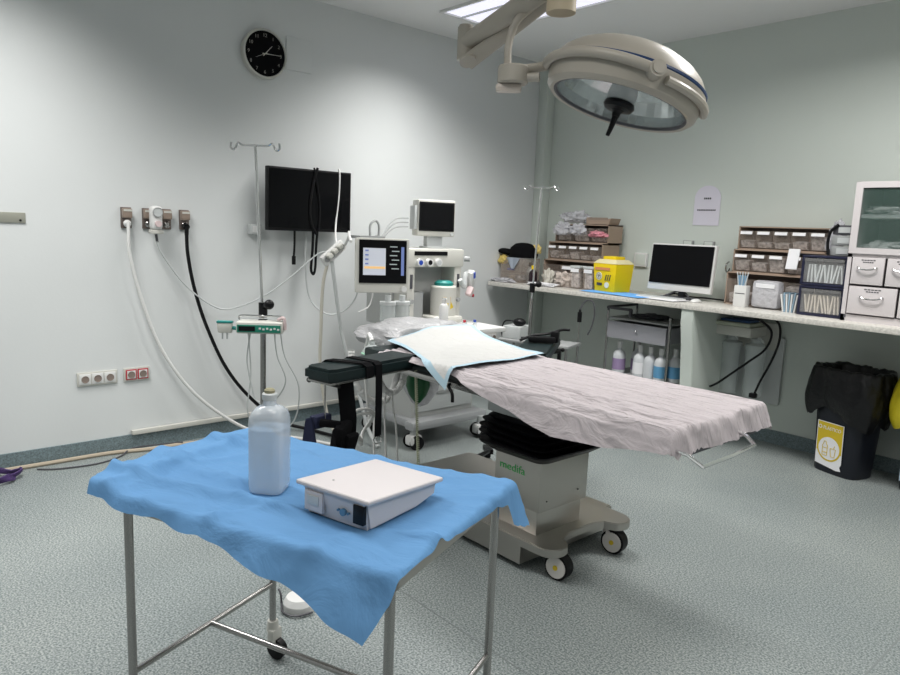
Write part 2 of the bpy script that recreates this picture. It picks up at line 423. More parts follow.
# hanging power strip and ceiling/wall tubes
t = thing('power_strip', 'white four-way power strip hanging tilted beside the touchscreen', 'power strip', (.55, -2.68, 1.305), A90)
m = MB().box((0, 0, 0), (.20, .035, .075), rot=(0, -R(38), 0), bev=.008); m.build('casing', WHITE, t)
m = MB()
for k in range(4):
    x = (-.07 + k * .047); c, s_ = math.cos(R(38)), math.sin(R(38))
    m.lathe([(0, 0), (.016, 0), (.018, .004), (.02, 0)], (x * c, -.019, x * s_), 14, FRONT)
m.build('socket_well', GREY, t)
m = MB()
for k in range(3):
    x = (-.05 + k * .05); m.box((x * .79 - .012, -.04, x * .61 + .012), (.035, .045, .03), rot=(0, -R(38), 0), bev=.006)
m.build('plug', CREAM, t)
hose('white_cable', [(.57, -2.60, 1.36), (.65, -2.62, 1.42), (.8, -2.72, 1.45), (1.0, -2.85, 1.43), (1.14, -2.93, 1.40)], .009, WHITE, 'thick white cable from the power strip to the side of the touchscreen', 'cable')
o = MB().tube([(.55, -2.72, 1.24), (.54, -2.75, 1.08), (.54, -2.76, .8), (.54, -2.76, .5), (.6, -2.72, .15), (.8, -2.7, .015)], .011, 8).build('tube', mat('ivory_tube', (.52, .50, .44), .5))
tag(o, 'ivory tube hanging from the power strip down to the floor, left of its pair', 'tube')
o = MB().tube([(.57, -2.70, 1.25), (.57, -2.68, 1.12), (.57, -2.65, .95), (.57, -2.60, .7), (.62, -2.52, .4), (.75, -2.5, .1), (.9, -2.52, .015)], .013, 8).build('tube', LGREY)
tag(o, 'grey corrugated tube hanging from the power strip, right of the ivory tube', 'tube')
hose('thin_cable', [(.57, -2.46, 1.26), (.62, -2.40, 1.1), (.62, -2.42, .95), (.6, -2.5, .9)], .005, WHITE, 'thin white cable curving beside the hanging grey tube', 'cable')

# floor along left wall: ducted cable and purple coil
hose('floor_conduit', [(.03, -5.0, .012), (.035, -4.6, .012), (.04, -4.3, .012), (.045, -3.98, .012), (.10, -3.75, .012), (.12, -3.5, .012), (.2, -3.3, .012), (.5, -3.0, .012), (.9, -2.75, .012)], .013, mat('conduit', (.42, .36, .28), .6), 'beige round conduit lying on the floor along the left wall', 'conduit')
hose('thin_cable', [(.10, -4.4, .006), (.16, -4.3, .006), (.19, -4.1, .006), (.13, -3.95, .006), (.05, -3.85, .02), (.06, -3.7, .02), (.12, -3.55, .028)], .005, DGREY, 'thin dark cable trailing along the beige conduit on the floor', 'cable')
m = MB(); pts = []
for k in range(80):
    a = k * .42; r = .10 + .018 * math.sin(k * 1.7); pts.append((r * math.cos(a) * .85, r * 1.15 * math.sin(a), .012 + .03 * (k / 80) + .008 * math.sin(k * 2.1)))
o = m.tube(pts, .006, 6, res=2).build('cable_coil', PURPLE); tag(o, 'coil of purple cable lying on the floor at the left edge', 'cable', None, (.17, -4.62, .004))

# ------------------------------------------------------------ infusion stands
def iv_stand(x, y, top, lean, label, cast=True, rt=.009, base=None, width=.15, rot=0):
    t = thing('infusion_stand', label, 'stand', (x, y, 0), rot, 'infusion stands')
    MB().cyl((0, 0, .09), (0, 0, .99), .014, seg=16).build('lower_pole', STEELD, t)
    tp = Vector((lean[0], lean[1], top))
    MB().cyl((0, 0, .98), tp, rt * .8, seg=12).build('upper_pole', CHROME, t)
    m = MB().cyl((0, 0, 1.04), (0, 0, 1.11), .021).cyl((-.01, 0, 1.085), (.055, .0, 1.105), .012).sph((.062, 0, 1.107), .024)
    m.build('clamp', BLACK, t)
    h = MB(); zt = tp.z
    d = Vector((math.cos(-rot + .80), math.sin(-rot + .80), 0))
    c = Vector((tp.x, tp.y, 0))
    def P(a, z): return c + d * a + Vector((0, 0, z))
    h.tube([P(-width * .98, zt + .012), P(-width, zt - .012), P(-width * .86, zt - .02), P(-width * .7, zt + .01), P(-width * .5, zt), P(0, zt), P(width * .5, zt), P(width * .7, zt + .01), P(width * .86, zt - .02), P(width, zt - .012), P(width * .98, zt + .012)], .005, 8)
    h.build('hook_bar', CHROME, t)
    MB().lathe([(.0, .06), (.03, .06), (.035, .08), (.02, .11), (0, .11)], seg=20).build('hub', STEELD, t)
    for k in range(5):
        a = k * 2 * PI / 5 + .3; e = Vector((math.cos(a) * .27, math.sin(a) * .27, 0))
        l = MB().tube([(0, 0, .085), e * .6 + Vector((0, 0, .08)), e + Vector((0, 0, .065))], .011, 8).build('leg', STEELD, t)
        MB().cyl(e + Vector((0, 0, .066)), e + Vector((0, 0, .04)), .006).build('caster_stem', DGREY, l)
        pr = Vector((-e.y, e.x, 0)).normalized() * .01
        MB().cyl(e + pr + Vector((0, 0, .025)), e - pr + Vector((0, 0, .025)), .025, seg=16).build('caster', RUBBER, l)
    return t
iv_stand(1.52, -3.68, 1.845, (-.022, -.028), 'steel infusion stand with hook bar carrying the green-fronted pump', width=.115)
iv_stand(1.03, -1.20, 1.83, (.02, .02), 'steel infusion stand with hook bar near the room corner behind the patient table', width=.13)
# infusion pump on the first stand; faces camera
t = thing('infusion_pump', 'white flat infusion pump with green control strip clamped on the stand', 'pump', (1.52, -3.68, 1.0), A90 - .64)
MB().box((0, -.055, .0), (.215, .11, .055), bev=.010).build('casing', CREAM, t)
MB().box((0, -.112, -.002), (.20, .004, .034)).build('front_panel', GREEN, t)
MB().box((-.055, -.115, -.002), (.075, .002, .022)).build('display', BLACK, t)
m = MB()
for k in range(6): m.box((.005 + k * .017, -.1155, .002 * (-1) ** k - .002), (.010, .002, .009), bev=.0008)
m.build('button', WHITE, t)
m = MB().tube([(-.10, -.05, .03), (-.10, -.05, .05), (-.03, -.05, .052), (.03, -.05, .052), (.10, -.05, .05), (.10, -.05, .03)], .004, 6)
m.build('carry_handle', CHROME, t)
MB().box((0, -.005, .0), (.04, .04, .06), bev=.004).build('pole_clamp', BLACK, t)
MB().tube([(.08, -.06, .035), (.11, -.07, .045), (.115, -.07, -.01)], .008).build('latch', PINKISH, t)
t = thing('sensor_plug', 'small white and green sensor plug hanging left of the infusion pump', 'plug', (1.425, -3.83, .985), A90 - .64)
MB().box((0, 0, 0), (.065, .03, .05), bev=.008, top=(1.15, 1)).build('body', CREAM, t)
MB().box((0, 0, .028), (.075, .032, .010), bev=.003).build('cap', TEAL, t)
MB().cyl((-.012, 0, -.024), (-.012, 0, -.055), .004).cyl((.010, 0, -.024), (.010, 0, -.055), .004).build('pin', LGREY, t)
MB().tube([(.035, 0, .0), (.055, -.005, .0), (.07, 0, .01)], .009).build('joint', TEAL, t)
m = MB()
m.tube([(1.47, -3.72, .965), (1.46, -3.735, .83), (1.475, -3.72, .7), (1.50, -3.7, .62), (1.56, -3.64, .63), (1.60, -3.6, .73), (1.57, -3.63, .85), (1.56, -3.64, .965)], .0035, 6)
m.tube([(1.465, -3.73, .965), (1.47, -3.72, .75), (1.46, -3.73, .55), (1.52, -3.66, .46), (1.62, -3.57, .52), (1.64, -3.55, .7), (1.59, -3.60, .85), (1.572, -3.615, .975)], .0035, 6)
tag(m.build('infusion_line', LGREY), 'two thin clear lines looping below the green-fronted infusion pump', 'tube')

# ------------------------------------------------------------ steel cart in the foreground
CL, CW = .8317, .590
CX, CY, CR = 2.78, -4.72, math.atan2(.36911, .92939)
eu = Vector((.92939, .36911, 0)); ev = Vector((-.36911, .92939, 0)); O3 = Vector((CX, CY, 0))
t = thing('steel_cart', 'stainless steel wheeled cart in the foreground under the blue drape', 'cart', (CX, CY, 0), CR)
MB().box((CL / 2, CW / 2, .780), (CL, CW, .006)).build('tray', STEEL, t)
m = MB()
for (a, b) in (((0, 0), (CL, 0)), ((CL, 0), (CL, CW)), ((CL, CW), (0, CW)), ((0, CW), (0, 0))):
    c = ((a[0] + b[0]) / 2, (a[1] + b[1]) / 2, .765); dx = abs(b[0] - a[0]) + .022; dy = abs(b[1] - a[1]) + .022
    m.box(c, (max(dx, .014), max(dy, .014), .040), bev=.005)
m.build('rim', STEEL, t)
for (x, y) in ((.012, .012), (CL - .012, .012), (CL - .012, CW - .012), (.012, CW - .012)):
    l = MB().cyl((x, y, .13), (x, y, .75), .0115, seg=18).build('leg', STEELD, t)
    w_ = MB().cyl((x, y, .135), (x, y, .10), .018, .022, 16).box((x + .008, y, .075), (.03, .05, .07), bev=.012).build('caster_housing', CREAM, l)
    MB().cyl((x + .02, y - .012, .036), (x + .02, y + .012, .036), .036, seg=22).build('wheel', RUBBER, l)
MB().tube([(.012, .012, .27), (.012, CW - .012, .27)], .009, 12, smooth=False).build('side_bar', STEELD, t)
MB().tube([(CL - .012, .012, .27), (CL - .012, CW - .012, .27)], .009, 12, smooth=False).build('side_bar', STEELD, t)
MB().tube([(.012, CW / 2, .27), (CL - .012, CW / 2, .27)], .009, 12, smooth=False).build('cross_bar', STEELD, t)

# blue drape over the cart
def ov(d, a):
    r = .02
    if d <= 0: return 0, 0
    a = R(a); s = r * abs(a); sg = 1 if a > 0 else -1
    if d < s: q = d / r; return r * math.sin(q), sg * r * (1 - math.cos(q))
    return r * math.sin(abs(a)) + (d - s) * math.cos(a), sg * r * (1 - math.cos(a)) + (d - s) * math.sin(a)
def cfold(u, v, zt=.789):
    h1, z1 = ov(-u, -14); h2, z2 = ov(u - CL - .012, 80); h3, z3 = ov(-v - .012, 62); h4, z4 = ov(v - CW - .012, -8)
    uu = min(max(u, 0), CL) - h1 + h2 + (.012 if u > CL + .012 else max(0, u - CL)); vv = min(max(v, 0), CW) - h3 + h4 - (.012 if v < -.012 else max(0, -v)) + (.012 if v > CW + .012 else max(0, v - CW))
    return Vector((uu, vv, zt - z1 - z2 - z3 - z4))
def lerp_poly(P, t):
    L = [0]
    for i in range(len(P) - 1): L.append(L[-1] + math.hypot(P[i + 1][0] - P[i][0], P[i + 1][1] - P[i][1]))
    s = t * L[-1]
    for i in range(len(P) - 1):
        if s <= L[i + 1] + 1e-9:
            k = (s - L[i]) / (L[i + 1] - L[i]); return Vector((P[i][0] + (P[i + 1][0] - P[i][0]) * k, P[i][1] + (P[i + 1][1] - P[i][1]) * k))
    return Vector(P[-1])
T0 = [(-.082, -.062), (.043, -.058), (.155, -.056), (.303, -.062), (.505, -.092), (.697, -.131), (.815, -.168)]
S0 = [(-.082, -.062), (-.103, .054), (-.108, .18), (-.102, .316), (-.084, .501), (-.063, .580)]
T1 = [(-.063, .580), (.122, .590), (.334, .59), (.532, .59), (.70, .60), (.86, .62), (.96, .66), (1.02, .68)]
S1 = [(.815, -.168), (.852, -.084), (.866, .003), (.866, .174), (.878, .38), (.90, .55), (.965, .575), (1.02, .68)]
def coons(a, b):   # a along T, b along S
    p = (1 - b) * lerp_poly(T0, a) + b * lerp_poly(T1, a) + (1 - a) * lerp_poly(S0, b) + a * lerp_poly(S1, b)
    c = (1 - a) * (1 - b) * Vector(T0[0]) + a * (1 - b) * Vector(T0[-1]) + (1 - a) * b * Vector(T1[0]) + a * b * Vector(T1[-1])
    return p - c
def ridge(x, w): return math.exp(-(x / w) ** 2)
def drape_pt(a, b):
    p = coons(a, b); q = cfold(p.x, p.y)
    u, v = p.x, p.y
    n = noise.noise(Vector((u * 5, v * 7, 1.3))); n2 = noise.noise(Vector((u * 14, v * 18, 5)))
    cr = 1 - abs(noise.noise(Vector((u * 3.1, v * 4.2, 9.1)))) * 6; cr2 = 1 - abs(noise.noise(Vector((u * 6 + 4, v * 5, 2.1)))) * 6
    z = .006 + .007 * max(0, n) + .002 * n2 + .007 * max(0, cr) + .004 * max(0, cr2)
    z += .022 * ridge((v - .07) - .10 * u, .022) * (1 - ridge(u - .55, .05) * .2)          # long crease parallel to the near edge
    z += .016 * ridge((v - .17) + .12 * (u - .3), .03) * max(0, min(1, (.5 - u) * 5))
    z += .018 * ridge(u + .02, .03) + .012 * ridge((v - .43) - .25 * u, .02) * max(0, min(1, (.25 - u) * 6))
    flat = max(0, 1 - abs(u - .62) / .22) * max(0, 1 - abs(v - .27) / .26)
    flat2 = max(0, 1 - abs(u - .322) / .09) * max(0, 1 - abs(v - .205) / .09)
    z = z * (1 - min(1, 2.5 * max(flat, flat2))) + .003 * min(1, 2.5 * max(flat, flat2))
    if v < 0:
        q.y -= .010 * math.sin(u * 28) * min(1, -v * 10); q.z += .006 * n2
        return q + Vector((0, 0, z * max(0, 1 + v * 6)))
    return q + Vector((0, 0, z))
o = MB().grid(130, 100, drape_pt).build('blue_drape', BLUEDRAPE)
tag(o, 'creased light-blue disposable drape spread over the steel cart', 'drape', None, (CX, CY, 0), CR)

def cart_loc(u, v, z): return O3 + eu * u + ev * v + Vector((0, 0, z))
# saline bottle
ZB = .7965
t = thing('plastic_bottle', 'clear square-shouldered plastic bottle of liquid standing on the blue drape', 'bottle', cart_loc(.322, .205, ZB), CR + .35)
def octring(m, prof, w, seg=8):
    rings = []
    for (k, z, rd) in prof:
        ring = []
        n = 40
        for i in range(n):
            a = 2 * PI * i / n
            c, s_ = math.cos(a), math.sin(a); p = rd
            r = (abs(c) ** p + abs(s_) ** p) ** (-1 / p)
            ring.append(m.bm.verts.new((c * r * k * w, s_ * r * k * w, z)))
        rings.append(ring)
    for i in range(len(rings) - 1):
        for j in range(n): m.bm.faces.new((rings[i][j], rings[i][(j + 1) % n], rings[i + 1][(j + 1) % n], rings[i + 1][j]))
    m.bm.faces.new(list(reversed(rings[0]))); m.bm.faces.new(rings[-1]); return m
b = octring(MB(), [(.90, 0, 5), (.98, .006, 5), (1, .02, 5), (1, .182, 5), (.98, .198, 4.5), (.90, .213, 3.5), (.68, .224, 2.4), (.38, .230, 2), (.34, .248, 2)], .047).build('body', BOTTLE, t)
octring(MB(), [(.88, .004, 5), (.94, .012, 5), (.955, .17, 5)], .047).build('liquid', WATER, b)
MB().lathe([(0, .244), (.0185, .244), (.0195, .25), (.0195, .259), (.016, .262), (0, .262)], seg=24).build('collar', LGREY, t)
MB().lathe([(0, .261), (.013, .261), (.014, .269), (.010, .273), (0, .273)], seg=20).build('cap', mat('olive_cap', (.30, .28, .18), .5), t)

# white medical unit on the cart
DR = CR - R(7)
t = thing('white_device', 'low white electronic unit with sloping top lying on the blue drape', 'device', cart_loc(.487, .132, ZB), DR)
W_, D_, h0, h1 = .214, .275, .074, .050
m = MB()
mt_ = Matrix(((0, 0, 1, 0), (1, 0, 0, 0), (0, 1, 0, 0), (0, 0, 0, 1)))
m.prism([(.012, .0), (.20, .0), (D_ - .0, .012), (D_ + .01, h1), (-.004, h0)], .006, W_ - .006, mt_, bev=.006)
m.build('casing', WHITE2, t)
def top_pt(u, v): return (0, 0, 0)
tp = MB().box((W_ / 2, D_ / 2 + .002, (h0 + h1) / 2 + .003), (W_ + .018, D_ + .03, .012), rot=(-math.atan2(h0 - h1, D_), 0, 0), bev=.0055, seg=3)
tp.build('lid', WHITE2, t)
MB().box((.045, -.0015, .038), (.058, .010, .05), bev=.002).build('port_cover', WHITE2, t)
MB().box((.045, -.008, .042), (.038, .003, .024), bev=.001).build('port_recess', LGREY, t)
MB().box((.187, .0005, .04), (.032, .012, .046), bev=.002).build('power_inlet', BLACK, t)
MB().cyl((.138, .002, .034), (.138, -.005, .034), .009, seg=18).cyl((.122, .002, .036), (.122, -.004, .036), .003).cyl((.154, .002, .034), (.154, -.004, .034), .003).build('connector', mat('steel_blue', (.10, .22, .34), .4), t)
MB().cyl((.058, .05, .0795), (.058, .05, .0803), .003, seg=10).build('indicator', GREY, t)

# foot pedal under the cart
t = thing('foot_pedal', 'small white foot pedal with wire guard on the floor under the cart', 'pedal', (2.36, -3.95, 0), .6)
MB().lathe([(0, 0), (.06, 0), (.062, .03), (.05, .052), (0, .056)], seg=28).build('body', WHITE, t)
MB().tube([(-.09, .0, .065), (-.075, -.01, .05), (-.072, -.01, .012), (-.04, -.06, .010), (.02, -.075, .010), (.07, -.03, .012)], .004, 8).build('guard', DGREY, t)

# ------------------------------------------------------------ operating table
t = thing('operating_table', 'stainless operating table on a wheeled base with black bellows', 'operating table', (0, 0, 0))
def P_(pts): return pts
body = [(1.66, -3.03), (2.68, -3.03), (2.68, -2.36), (1.66, -2.36)]
MB().prism(body, .03, .152, bev=.006).build('base_housing', STEEL, t)
def lobe(cx, cy, r, a0, a1, n=10): return [(cx + r * math.cos(R(a0 + (a1 - a0) * i / n)), cy + r * math.sin(R(a0 + (a1 - a0) * i / n))) for i in range(n + 1)]
pl = [(1.65, -2.38), (1.65, -3.035), (2.60, -3.035)] + lobe(2.785, -2.955, .078, -90, 45) + [(2.79, -2.87), (2.765, -2.80), (2.765, -2.63), (2.79, -2.57)] + lobe(2.785, -2.49, .078, -45, 90) + [(2.60, -2.40)]
MB().prism(pl, .118, .156, bev=.004).build('base_plate', STEEL, t)
CASTW = mat('caster_white', (.62, .60, .57), .4)
def big_caster(x, y, par, r=.058, a=.15):
    h = MB().box((x - .03, y, .085), (.05, .062, .07), bev=.015).build('caster', CASTW, par)
    d = Vector((-math.sin(a), math.cos(a), 0))
    c = Vector((x, y, r))
    MB().cyl(c - d * .026, c + d * .026, r, seg=28).build('tyre', RUBBER, h)
    MB().cyl(c - d * .031, c + d * .031, r * .82, seg=28).build('wheel', CASTW, h)
    MB().cyl(c - d * .034, c + d * .034, r * .2, seg=14).build('hub', YSTK, h)
big_caster(2.825, -2.935, t); big_caster(2.82, -2.52, t)
big_caster(1.74, -2.47, t); big_caster(1.74, -2.93, t)
MB().cyl((1.45, -2.05, .035), (1.47, -2.02, .035), .034, seg=18).box((1.50, -2.07, .075), (.12, .05, .03), rot=(0, 0, -.6)).tube([(1.54, -2.1, .08), (1.6, -2.2, .1), (1.68, -2.4, .12)], .014).build('outrigger_caster', BLACK, t)
MB().box((2.575, -2.80, .215), (.25, .31, .13), bev=.006).build('lower_column', STEEL, t)
col = MB().box((2.58, -2.80, .385), (.28, .34, .235), bev=.008).build('column_cover', STEEL, t)
m = MB()
for (x, z) in ((2.56, .30), (2.62, .29)): m.cyl((x, -2.971, z), (x, -2.974, z), .003, seg=8)
for (y, z) in ((-2.92, .315), (-2.7, .325)): m.cyl((2.719, y, z), (2.7235, y, z), .003, seg=8)
m.build('screw', BLACK, col)
MB().text('medifa', .052, tm(2.55, -2.9712, .435), .0006, sx=1.15).build('maker_lettering', GREENL, col)
# bellows: stacked folds
m = MB()
def rr(cx, cy, w, d, r, z, n=6):
    pts = []
    for (sx, sy, a0) in ((1, 1, 0), (-1, 1, 90), (-1, -1, 180), (1, -1, 270)):
        for i in range(n + 1):
            a = R(a0 + 90 * i / n); pts.append((cx + sx * (w / 2 - r) + r * math.cos(a), cy + sy * (d / 2 - r) + r * math.sin(a), z))
    return pts
rings = []
zz = .498
prof = [(.33, .38, .498), (.42, .47, .515), (.425, .475, .522), (.34, .39, .54), (.42, .47, .556), (.34, .39, .573), (.41, .46, .59), (.32, .37, .605), (.385, .43, .622), (.30, .35, .638), (.34, .38, .652), (.28, .32, .67)]
for (w_, d_, z) in prof:
    sh = (z - .498) * -.25
    rings.append([m.bm.verts.new((x, y + 0, zz_ + .006 * math.sin(3 * x + 5 * y + z * 40) + (.018 * abs(x - 2.58) / .2 if w_ > .38 else 0))) for (x, y, zz_) in rr(2.58 + sh, -2.80, w_, d_, .05, z)])
for i in range(len(rings) - 1):
    n = len(rings[i])
    for k in range(n): m.bm.faces.new((rings[i][k], rings[i][(k + 1) % n], rings[i + 1][(k + 1) % n], rings[i + 1][k]))
m.build('bellows', RUBBER, t, ang=20)
MB().box((2.52, -2.80, .715), (.30, .34, .10), bev=.01).build('tilt_head', LGREY, t)
MB().box((2.55, -2.80, .768), (1.80, .50, .035), bev=.006).build('top_frame', DGREY, t)
for y in (-3.104, -2.486):
    MB().box((2.5, y, .78), (1.75, .010, .028), bev=.003).build('side_rail', STEELD, t)
m = MB()
for x in (1.75, 2.15, 2.6, 3.1): m.box((x, -2.795, .778), (.03, .61, .018))
m.build('rail_bracket', DGREY, t)
MB().box((1.83, -2.795, .822), (.58, .61, .055), bev=.015).build('head_cushion', DPAD, t)
MB().box((2.78, -2.795, .822), (1.30, .61, .055), bev=.015).build('mattress', DPAD, t)
MB().tube([(3.36, -3.12, .785), (3.50, -3.15, .785), (3.575, -3.19, .775), (3.575, -3.0, .775), (3.56, -2.80, .775), (3.5, -2.74, .785), (3.36, -2.70, .80)], .007, 8, smooth=False).build('foot_rail', CHROME, t)
MB().tube([(2.28, -3.13, .79), (2.30, -3.155, .785), (2.33, -3.16, .76), (2.335, -3.16, .72)], .008).build('rail_lever', BLACK, t)

# armboard toward the camera side
AD = Vector((-.30, .62, 0)).normalized()
def armboard(x, y, rot, L, w, label, zt=.868):
    a = thing('armboard', label, 'armboard', (x, y, 0), rot, 'arm boards of the operating table')
    m = MB()
    poly = [(-w / 2 + .02, 0), (w / 2 - .02, 0), (w / 2, .04), (w / 2, L), (-w / 2, L), (-w / 2, .04)]
    m.prism(poly, zt - .062, zt, bev=.014); m.build('pad', DPAD, a)
    MB().box((0, L / 2, zt - .067), (w * .8, L * .95, .012), bev=.002).build('support_plate', STEELD, a)
    m = MB().cyl((-w * .55, .06, zt - .08), (w * .45, .06, zt - .08), .007).sph((-w * .6, .06, zt - .08), .013)
    m.build('clamp_lever', BLACK, a)
    return a
# local +y runs from the free end toward the table
arm1 = armboard(1.985, -3.66, R(11), .60, .19, 'dark green padded arm board on the near side of the operating table with black straps')
arm2 = armboard(1.72, -1.82, R(180 + 34), .72, .20, 'dark arm board on the far side of the operating table with black gear on it', .85)
# straps around near armboard
def strap_loc(u, v, z):
    c, s_ = math.cos(R(11)), math.sin(R(11)); return Vector((1.985 + u * c - v * s_, -3.66 + u * s_ + v * c, z))
def band(pts, w, dirv, name, mt, parent=None, th=.004):
    m = MB(); P = [Vector(p) for p in pts]; d = Vector(dirv).normalized() * w / 2
    Q = []
    for i in range(len(P) - 1):
        for k in range(5): Q.append(P[i].lerp(P[i + 1], k / 5))
    Q.append(P[-1])
    V = [(m.bm.verts.new(p - d), m.bm.verts.new(p + d)) for p in Q]
    for i in range(len(V) - 1): m.bm.faces.new((V[i][0], V[i][1], V[i + 1][1], V[i + 1][0]))
    return m.build(name, mt, parent, solid=th)
zt = .872
st = thing('arm_strap', 'black webbing strap wrapped over the near arm board with a ring at its hanging end', 'strap', (0, 0, 0))
vd = strap_loc(0, 1, 0) - strap_loc(0, 0, 0)
band([strap_loc(-.10, .29, .80), strap_loc(-.104, .29, .86), strap_loc(-.085, .29, zt), strap_loc(.085, .29, zt), strap_loc(.104, .29, .86), strap_loc(.108, .29, .74), strap_loc(.108, .29, .52)], .042, vd, 'webbing', BLACKM, st)
m = MB(); c = strap_loc(.108, .29, .50)
m.tube([c + Vector((.0, .022 * math.cos(a), .018 * math.sin(a))) for a in [k * PI / 6 for k in range(13)]], .004, 6, res=2)
m.build('ring', CHROME, st)
st = thing('arm_strap', 'black webbing strap crossing the near arm board at an angle beside the ringed strap', 'strap', (0, 0, 0))
band([strap_loc(-.10, .15, .80), strap_loc(-.104, .15, .86), strap_loc(-.085, .155, zt + .003), strap_loc(.085, .22, zt + .003), strap_loc(.104, .23, .86), strap_loc(.103, .235, .81)], .05, vd, 'webbing', BLACKM, st)
# hanging harness of black straps
hn = thing('strap_bundle', 'bundle of black hanging straps and buckles below the near arm board', 'strap', (0, 0, 0))
m = MB()
def blob(c, sc, rot): m.sph(c, 1, sc, rot, 14)
hb = strap_loc(0, .12, 0)
band([(2.0, -3.52, .80), (2.0, -3.51, .72), (2.005, -3.50, .62), (2.0, -3.50, .52)], .075, (.6, .8, 0), 'webbing', BLACKM, hn)
m = MB()
m.box((2.0, -3.52, .545), (.05, .12, .13), rot=(.25, .15, .5), bev=.022).box((1.99, -3.565, .50), (.03, .08, .15), rot=(-.3, .1, .8), bev=.013).box((2.02, -3.50, .50), (.03, .07, .12), rot=(.1, .4, .2), bev=.013).box((1.98, -3.58, .60), (.10, .03, .035), rot=(0, .1, .9), bev=.01)
m.build('folded_strap', BLACKM, hn)
MB().box((1.985, -3.59, .425), (.03, .045, .035), rot=(.2, 0, .5), bev=.006).box((2.01, -3.555, .43), (.02, .022, .05), bev=.005).build('buckle', BLACK, hn)
nv = thing('navy_flap', 'navy blue fabric flap hanging beside the black strap bundle', 'fabric flap', (0, 0, 0))
m = MB().prism([(-.055, 0), (.05, 0), (.045, .17), (.02, .31), (-.01, .3), (-.03, .15)], -.006, .006, Matrix.Translation((1.915, -3.66, .32)) @ Matrix.Rotation(.75, 4, 'Z') @ FRONT, bev=.003)
m.build('flap', NAVY, nv)
MB().box((1.91, -3.59, .60), (.05, .10, .06), rot=(0, 0, .2), bev=.012).build('fold', NAVY, nv)
hose('support_rod', [(1.93, -3.58, .80), (1.93, -3.58, .70), (1.93, -3.58, .58)], .004, STEELD, 'thin steel rod hanging under the end of the near arm board', 'rod')

# black gear on the far armboard
g = thing('cable_clamp', 'black clamp and tangled leads lying on the far arm board', 'clamp', (1.93, -2.10, .852), .5)
MB().box((0, 0, .02), (.16, .06, .035), rot=(0, 0, .3), bev=.012).box((.07, .04, .035), (.05, .05, .07), bev=.012).build('body', BLACK, g)
MB().tube([(-.12, -.05, .01), (-.05, 0, .04), (.03, .06, .05), (.10, .08, .075), (.15, .07, .08)], .008).tube([(0, .0, .02), (-.08, .08, .012), (-.14, .06, .01)], .006).build('lead', BLACK, g)
MB().cyl((1.93, -1.93, .45), (1.93, -1.93, .785), .012).cyl((1.93, -1.93, .785), (1.93, -2.1, .785), .012).build('post', BLACK, None)
p_ = bpy.data.objects['post']; p_.parent = arm2; p_.matrix_parent_inverse = (Matrix.Translation((1.72, -1.82, 0)) @ Matrix.Rotation(R(214), 4, 'Z')).inverted()
# grey unit behind
g = thing('grey_unit', 'grey instrument case on a small stand beside the far infusion stand', 'device', (.80, -1.1, 0), .3)
MB().box((0, 0, .70), (.16, .2, .10), bev=.01).build('casing', LGREY, g)
MB().sph((.03, -.02, .78), .045, (1.2, 1, .75)).build('black_knob', BLACK, g)
MB().tube([(.0, -.02, .78), (-.09, -.03, .78), (-.12, -.03, .7), (-.1, -.03, .62)], .006).build('lead', BLACK, g)
MB().box((.2, 0, .64), (.60, .28, .02), bev=.004).build('shelf', GREY, g)
for x in (-.08, .48):
    for y in (-.12, .12): MB().cyl((x, y, 0), (x, y, .64), .01).build('leg', STEELD, g)
g = thing('corded_handpiece', 'black corded handpiece clipped upright behind the far arm board', 'handpiece', (1.15, -.75, .0))
MB().cyl((0, 0, .80), (0, 0, .88), .018).cyl((0, 0, .88), (0, 0, .90), .01).build('handpiece', BLACK, g)
MB().tube([(0, 0, .90), (.03, .02, .97), (.08, .05, .97), (.10, .06, .88), (.09, .05, .78), (.06, .04, .7)], .006).build('cord', DGREY, g)
MB().cyl((0, 0, .02), (0, 0, .80), .006).lathe([(0, 0), (.1, 0), (.1, .012), (.01, .02), (0, .02)]).build('holder', STEELD, g)

